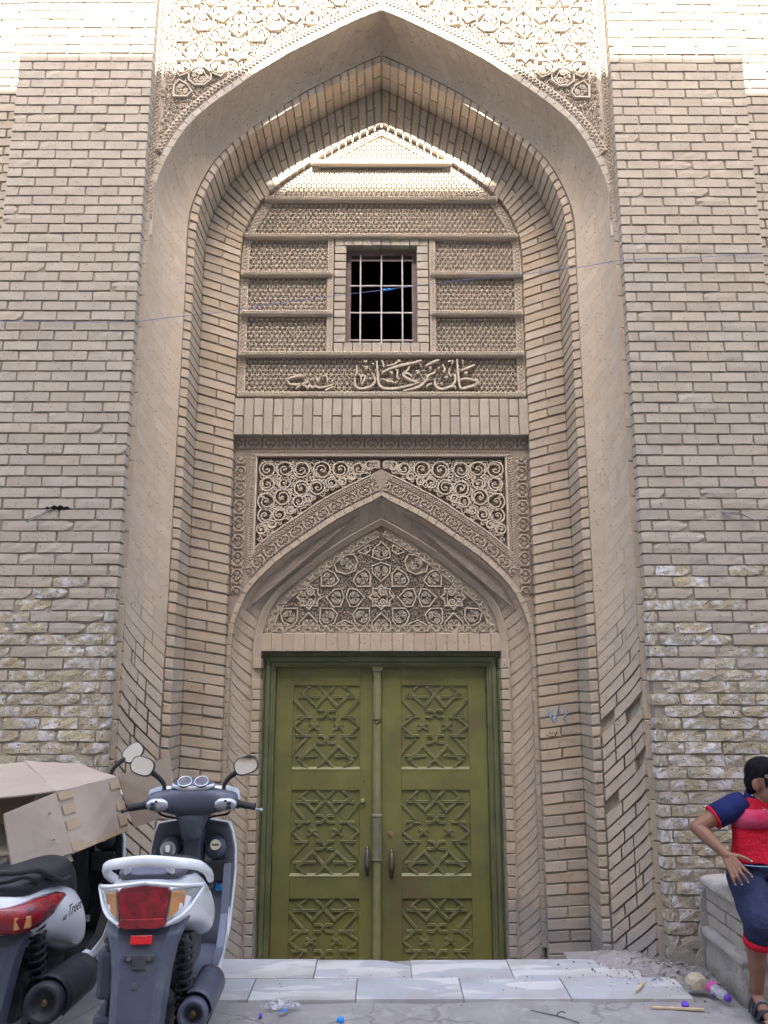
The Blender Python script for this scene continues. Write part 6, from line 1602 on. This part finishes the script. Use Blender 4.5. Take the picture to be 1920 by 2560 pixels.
# joints read from the photograph (picture column, row, distance)
HEADC = Q3(1916, 1955, BD-.02); NECK = Q3(1912, 2012, BD+.01)
SHO = Q3(1834, 2014, BD+.02); ELB = Q3(1742, 2068, BD+.02); WRI = Q3(1816, 2138, BD-.10)
HIP = Q3(1858, 2192, BD+.08); KNEE = Q3(1897, 2310, BD-.25); ANK = Q3(1892, 2478, BD-.15)
cx = Q3(1908, 2050, BD).x      # body axis
HS, TS = 1.16, 1.24            # head and trunk scale
CH = Vector((cx+.0, SHO.y, SHO.z-.10)); WA = Vector((cx+.005, SHO.y+.0, .735)); PEL = Vector((cx+.012, SHO.y+.03, .635))
mir = lambda v: Vector((2*(cx+.01)-v.x, v.y, v.z))
def blob_tube(mb, pts, rs, n=12, k=4, flat=1.0):
    A = catmull3(pts, k); N = len(A); r = np.interp(np.linspace(0, len(pts)-1, N), range(len(pts)), rs); mb.tube(A, list(r), n, flat=flat)
    mb.ell(tuple(A[0]), (r[0],)*3, 10, 8); mb.ell(tuple(A[-1]), (r[-1],)*3, 10, 8)
b = MB()
# head: skull, jaw, nose, ears
hc = HEADC; turn = Euler((R(10), 0, R(38))).to_matrix()       # looks down and to his left
def hp(x, y, z): return hc+turn @ (Vector((x, y, z))*HS)
_e = b.ell; _t = b.tube
b.ell(tuple(hp(0, .008, .018)), (0.0812, 0.0998, 0.0974), 18, 12, rot=turn); b.ell(tuple(hp(0, -.022, -.035)), (0.0650, 0.0719, 0.0719), 16, 10, rot=turn); b.ell(tuple(hp(0, -.048, -.078)), (0.0348, 0.0348, 0.0278), 12, 8, rot=turn)
b.ell(tuple(hp(0, -.052, .012)), (0.0557, 0.0406, 0.0406), 12, 8, rot=turn)
b.tube([hp(0, -.084, .012), hp(0, -.094, -.012), hp(0, -.102, -.026), hp(0, -.088, -.034)], [.008, .010, .013, .010], 8)
for s in (-1, 1):
    b.ell(tuple(hp(s*.040, -.060, -.030)), (0.0255, 0.0278, 0.0278), 10, 8, rot=turn)
    b.ell(tuple(hp(s*.071, .012, -.012)), (0.0116, 0.0209, 0.0325), 10, 8, rot=turn @ Euler((R(-12), 0, R(s*-20))).to_matrix())
b.tube([hp(-.018, -.083, -.052), hp(0, -.088, -.050), hp(.018, -.083, -.052)], .008, 6); b.tube([hp(-.016, -.081, -.062), hp(0, -.085, -.064), hp(.016, -.081, -.062)], .008, 6)
blob_tube(b, [hc+Vector((0, .02, -.05)), NECK+Vector((cx-NECK.x, .0, -.01)), CH+Vector((0, .01, .06))], [.054, .052, .070])
# torso (under the shirt)
b.ell(tuple(CH), (.150, .085, .12), 16, 10); b.ell(tuple(WA), (.145, .09, .12), 16, 10); b.ell(tuple(PEL), (.150, .10, .09), 16, 10); b.ell(tuple((CH+WA)/2), (.146, .085, .12), 16, 10)
def hand(mb, wrist, palm_dir, up, side_dir, nail=None):
    """palm with four unequal bent fingers and a thumb leaving its side"""
    f = palm_dir.normalized(); n_ = up.normalized(); s_ = side_dir.normalized(); L = .078
    for k in range(4):       # metacarpals and fingers, fanned
        o_ = s_*(.031-.0205*k); mb.tube([wrist+o_*.45, wrist+f*L+o_], [.0150, .0112], 8)
        ln = (.066, .075, .069, .054)[k]; fan = s_*(.24-.17*k)
        a = wrist+f*L+o_; c = a+(f+fan+n_*.12).normalized()*ln*.50; d = c+(f+fan*.9-n_*.45).normalized()*ln*.34; e = d+(f*.9+fan*.8-n_*.75).normalized()*ln*.24
        mb.tube([a, c, d, e], [.0098, .0088, .0080, .0068], 8); mb.ell(tuple(e), (.0070,)*3, 8, 6); mb.ell(tuple(c), (.0091,)*3, 8, 6)
        if nail is not None: nail.ell(tuple(e+n_*.0052+f*.001), (.0050, .0046, .0036), 8, 6)
    a = wrist+s_*.022+f*.016; c = a+(s_*.80+f*.62).normalized()*.040; d = c+(s_*.60+f*.80).normalized()*.032; e = d+(f*.85+s_*.5-n_*.2).normalized()*.024
    mb.tube([wrist+s_*.008, a, c, d, e], [.015, .0155, .0110, .0096, .0074], 8); mb.ell(tuple(e), (.0074,)*3, 8, 6)
    if nail is not None: nail.ell(tuple(e+n_*.0050), (.0055, .005, .0036), 8, 6)
nails = MB()
blob_tube(b, [SHO+Vector((.02, 0, 0)), SHO*.5+ELB*.5, ELB], [.052, .046, .037]); blob_tube(b, [ELB, ELB*.62+WRI*.38, WRI], [.037, .037, .0235])
pd = (Q3(1843, 2178, BD-.155)-WRI); hand(b, WRI, pd, Vector((-.25, -.95, .05)), Vector((.80, -.15, .58)), nails)
# his other arm rests on the bench beside him
S2, E2, W2 = mir(SHO), mir(SHO)+Vector((.10, .02, -.17)), mir(SHO)+Vector((.12, -.10, -.34))
blob_tube(b, [S2-Vector((.02, 0, 0)), S2*.5+E2*.5, E2], [.052, .046, .037]); blob_tube(b, [E2, E2*.6+W2*.4, W2], [.034, .035, .0225]); hand(b, W2, Vector((.1, -.9, -.15)), Vector((0, -.1, 1)), Vector((-1, -.1, 0)))
# legs
def leg(hip, knee, ank, toe):
    blob_tube(b, [hip, hip*.5+knee*.5, knee], [.088, .074, .054]); cal = knee*.66+ank*.34+Vector((0, .014, 0)); blob_tube(b, [knee, cal, ank*.8+knee*.2, ank], [.052, .050, .035, .032])
    h = Vector((ank.x, ank.y+.028, .045)); b.ell(tuple(h), (.030, .034, .034), 10, 8)
    mid = h*.45+toe*.55+Vector((0, 0, .012)); blob_tube(b, [ank-Vector((0, 0, .02)), mid, toe], [.031, .030, .020], flat=.8)
    d = (toe-h); d.z = 0; d.normalize(); s_ = d.cross(Vector((0, 0, 1)))
    for k in range(5):
        r = (.0135, .010, .0096, .009, .0085)[k]; o_ = s_*(.026-.0135*k)*(-1); a = toe-d*.012+o_; c = toe+d*(.022-.004*k)+o_-Vector((0, 0, .006)); b.tube([a, c], [r, r*.9], 8); b.ell(tuple(c), (r*.95,)*3, 8, 6)
TOE = Q3(1928, 2528, BD-.31); TOE.z = .036
leg(HIP+Vector((.02, 0, 0)), KNEE, ANK, TOE)
K2, A2 = Vector((cx+.17, KNEE.y-.03, KNEE.z)), Vector((cx+.17, ANK.y-.03, ANK.z)); T2_ = Vector((cx+.21, TOE.y-.02, TOE.z))
leg(Vector((cx+.12, HIP.y, HIP.z)), K2, A2, T2_)
body_ = b.build('body', M['skin'], boy, smooth=True, remesh=.0042, smit=2)
nails.build('fingernail', M['nail'], boy, smooth=True)
# face details
for s in (-1, 1):
    q = MB(); q.ell(tuple(hp(s*.030, -.078, .008)), (.013, .008, .0075), 10, 8, rot=turn); ey = q.build('eye', M['eye_w'], boy, smooth=True)
    q = MB(); q.ell(tuple(hp(s*.032, -.0835, .006)), (.0058, .004, .006), 8, 6, rot=turn); q.build('iris', M['eye_d'], ey, smooth=True)
    q = MB(); q.tube([hp(s*.014, -.0865, .026), hp(s*.030, -.0855, .032), hp(s*.048, -.072, .026)], [.003, .0038, .002], 6); q.build('eyebrow', M['hair'], boy, smooth=True)
q = MB(); q.tube([hp(-.017, -.0895, -.056), hp(0, -.095, -.0545), hp(.017, -.0895, -.056)], [.003, .0055, .003], 6); q.tube([hp(-.015, -.088, -.061), hp(0, -.093, -.063), hp(.015, -.088, -.061)], [.003, .006, .003], 6); q.build('lips', M['lip'], boy, smooth=True)
q = MB()
q.ell(tuple(hp(0, .016, .032)), (.0852, .1015, .0935), 18, 12, rot=turn); q.ell(tuple(hp(0, .045, -.008)), (.074, .064, .070), 14, 10, rot=turn)
# cut the hair to a hairline: forehead and the ears stay free
q.v = [tuple(v) for v in q.v]
inv = turn.transposed()
nv = []
for v in q.v:
    l = inv @ (Vector(v)-hc)
    lim = .046 if l.y < -.040 else (.014 if l.y < -.006 else -.060)
    if l.z < lim:
        l.z = lim if l.y < .02 else l.z
        sc_ = .90 if l.y < .02 else 1.0; l.x *= sc_; l.y = l.y*sc_ if l.y < 0 else l.y
    nv.append(tuple(hc+turn @ l))
q.v = nv
for s in (-1, 1): q.tube([hp(s*.066, -.032, .030), hp(s*.067, -.034, .005), hp(s*.066, -.034, -.014)], [.014, .009, .003], 6)
hair = q.build('hair', M['hair'], boy, smooth=True, remesh=.005, smit=2)
q = MB(); rr = random.Random(17)      # short strands standing off the cap of hair
for k in range(1700):
    a, c_ = rr.uniform(0, 2*math.pi), rr.uniform(-.15, 1); r_ = math.sqrt(max(0, 1-c_*c_)); l = Vector((.088*r_*math.cos(a), .016+.103*r_*math.sin(a), .032+.093*c_))
    if l.z < (.050 if l.y < -.040 else .02 if l.y < .0 else -.03): continue
    n0 = Vector((l.x/.088, (l.y-.016)/.103, (l.z-.032)/.093)).normalized(); g_ = (n0*.55+Vector((rr.uniform(-.4, .4), rr.uniform(-.7, -.1), rr.uniform(-.5, .2)))).normalized(); s_ = n0.cross(g_).normalized()*.0011
    p0 = hc+turn @ l; p1 = hc+turn @ (l+g_*rr.uniform(.007, .013)); sv = turn @ s_; q.add([p0-sv, p0+sv, p1], [(0, 1, 2)])
q.build('hair_strands', M['hair'], hair, recalc=False)['kind'] = 'stuff'
# polo shirt: body, yoke print, sleeves, collar
q = MB()
zs = [(.672, .174, .122), (.690, .174, .118), (.72, .176, .110), (.80, .168, .100), (.86, .166, .098), (SHO.z-.10, .168, .098), (SHO.z-.05, .166, .094), (SHO.z-.005, .150, .084), (SHO.z+.030, .105, .070), (SHO.z+.050, .066, .058)]
rows = []; rr = random.Random(4)
for z, a, d in zs: rows.append([(cx+.008+a*math.copysign(abs(math.cos(t_))**.8, math.cos(t_)), SHO.y+.005+d*math.copysign(abs(math.sin(t_))**.85, math.sin(t_)), z+.006*math.cos(3*t_)*(z < .72)) for t_ in np.linspace(0, 2*math.pi, 33)[:-1]])
q.loft(rows); shirt = q.build('shirt', M['red_cloth'], boy, smooth=True, sub=1)
q = MB(); rows = []
for z, a, d in ((SHO.z-.105, .1695, .0995), (SHO.z-.05, .168, .0965), (SHO.z-.008, .153, .087)): rows.append([(cx+.008+a*math.copysign(abs(math.cos(t_))**.8, math.cos(t_)), SHO.y+.005+d*math.copysign(abs(math.sin(t_))**.85, math.sin(t_)), z) for t_ in np.linspace(math.pi*1.04, math.pi*1.96, 15)])
q.loft(rows, closed=False); q.build('chest_print', M['pink_cloth'], shirt, smooth=True, solid=.003)
for s in (-1, 1):
    sh, el = (SHO, ELB) if s < 0 else (S2, E2); q = MB(); a = sh+Vector((.060*-s*1.0, 0, .020)); c = sh*.46+el*.54; d = (c-a)
    q.tube([a, a+d*.25, a+d*.6, c], [.058, .068, .066, .063], 16); sl = q.build('sleeve', M['navy_cloth'], shirt, smooth=True, remesh=0)
    q = MB(); q.tube([c-d.normalized()*.004, c+d.normalized()*.007], [.0645, .0635], 16); q.build('sleeve_trim', M['red_cloth'], sl, smooth=True)
q = MB(); rows = []
for z, k in ((SHO.z+.030, 1.22), (SHO.z+.055, 1.12), (SHO.z+.080, 1.06), (SHO.z+.062, 1.24), (SHO.z+.036, 1.38)): rows.append([(cx+.003+.058*k*math.cos(t_), SHO.y+.008+.056*k*math.sin(t_), z+.030*math.sin(t_)-.012) for t_ in np.linspace(-.25*math.pi, 1.25*math.pi, 22)])
q.loft(rows, closed=False); col_ = q.build('collar', M['navy_cloth'], shirt, smooth=True, solid=.003)
q = MB(); A = [Vector((cx+.003+.0800*math.cos(t_), SHO.y+.008+.0775*math.sin(t_), SHO.z+.022+.030*math.sin(t_))) for t_ in np.linspace(-.25*math.pi, 1.25*math.pi, 22)]; q.tube(A, .0028, 5); q.build('collar_piping', M['paperw'], col_, smooth=True)
fy = SHO.y+.005-.0985
q = MB(); q.box((cx+.012, fy+.004, SHO.z-.065), (.020, .012, .085), (R(-6), 0, R(6))); q.build('button_placket', M['navy_cloth'], shirt, bevel=.003)
for k in range(2):
    q = MB(); q.ell((cx-.008-.010*k, fy+.010+.008*k, SHO.z-.028+.018*k), (.004, .003, .004), 8, 6); q.build('button', M['paperw'], shirt, smooth=True)
q = MB()     # skin shows in the open neck
q.add([(cx-.030, fy+.030, SHO.z+.010), (cx+.030, fy+.030, SHO.z+.010), (cx+.006, fy+.004, SHO.z-.040)], [(0, 1, 2)]); q.build('open_neck', M['skin'], shirt, solid=.003)
# three-quarter shorts with red cuffs
q = MB(); q.ell(tuple(PEL+Vector((0, 0, .015))), (.172, .120, .095), 16, 10); q.tube([PEL+Vector((0, -.02, .075)), PEL+Vector((0, -.01, .0))], [.128, .140], 18)
def trouser(hip, knee, ank):
    hem = knee*.78+ank*.22; blob_tube(q, [hip, hip*.5+knee*.5, knee], [.108, .098, .078]); q.tube([knee, hem], [.078, .072], 16); return hem
h1 = trouser(HIP+Vector((.02, 0, 0)), KNEE+Vector((.004, 0, 0)), ANK); h2 = trouser(Vector((cx+.12, HIP.y, HIP.z)), K2, A2)
shorts = q.build('shorts', M['navy_short'], boy, smooth=True, remesh=.007, smit=4)
for h, a in ((h1, ANK), (h2, A2)):
    q = MB(); d = (a-h).normalized(); q.tube([h-d*.006, h+d*.028], [.0715, .0705], 18, caps=False); q.build('cuff', M['red_cloth'], shorts, smooth=True, solid=.004)
q = MB(); A = [(cx+.008+.177*math.cos(t_), SHO.y+.005+.124*math.sin(t_), .672-.008*math.sin(t_)) for t_ in np.linspace(0, 2*math.pi, 33)[:-1]]; q.tube(A, .0035, 6, closed=True); q.build('waistband_piping', mat('pale_blue_piping', (.20, .24, .34), rough=.8), shorts, smooth=True)
# creased cloth: shallow folds pushed into the shirt and shorts
for o, st_, sz in ((shirt, .016, .085), (shorts, .020, .11)):
    tx = bpy.data.textures.new('folds', 'CLOUDS'); tx.noise_scale = sz; tx.noise_depth = 1
    if o is shirt: o.modifiers['u'].levels = o.modifiers['u'].render_levels = 2
    q = o.modifiers.new('folds', 'DISPLACE'); q.texture = tx; q.strength = st_; q.mid_level = .62; q.texture_coords = 'LOCAL'
# sandals
for ank, toe in ((ANK, TOE), (A2, T2_)):
    h = Vector((ank.x, ank.y+.04, 0)); d = Vector((toe.x-h.x, toe.y-h.y, 0)); L = d.length+.035; d.normalize(); s_ = Vector((-d.y, d.x, 0)); q = MB(); rows = []
    for z, k in ((.004, .97), (.016, 1.0), (.024, 1.0)): rows.append([h+d*(L*(.5-.5*math.cos(t_)))*1.0-d*.01+s_*((.036+.010*(.5-.5*math.cos(t_)))*math.sin(t_)*k)+Vector((0, 0, z)) for t_ in np.linspace(0, 2*math.pi, 25)[:-1]])
    q.loft(rows); so_l = q.build('sandal', M['sandal'], boy, bevel=.002)
    for f_, w_, hh in ((.38, .036, .086), (.62, .030, .066), (.20, .022, .098)):
        q = MB(); c = h+d*L*f_; rows = []
        for e in (-1, 1): rows.append([c+d*e*w_*.5+s_*(.046*math.cos(t_))+Vector((0, 0, .018+(hh-.018)*math.sin(t_))) for t_ in np.linspace(0, math.pi, 11)])
        q.loft(rows, closed=False); q.build('strap', M['sandal'], so_l, smooth=True, solid=.004)
    q = MB(); c = h+d*L*.38; q.box(tuple(c+Vector((0, 0, .088))+s_*.004), (.034, .022, .004), (0, 0, math.atan2(d.y, d.x)+R(90))); q.build('strap_patch', mat('blue_grey_patch', (.10, .15, .24), rough=.6) if 'patch' not in M else M['patch'], so_l)
    M['patch'] = bpy.data.materials['blue_grey_patch']
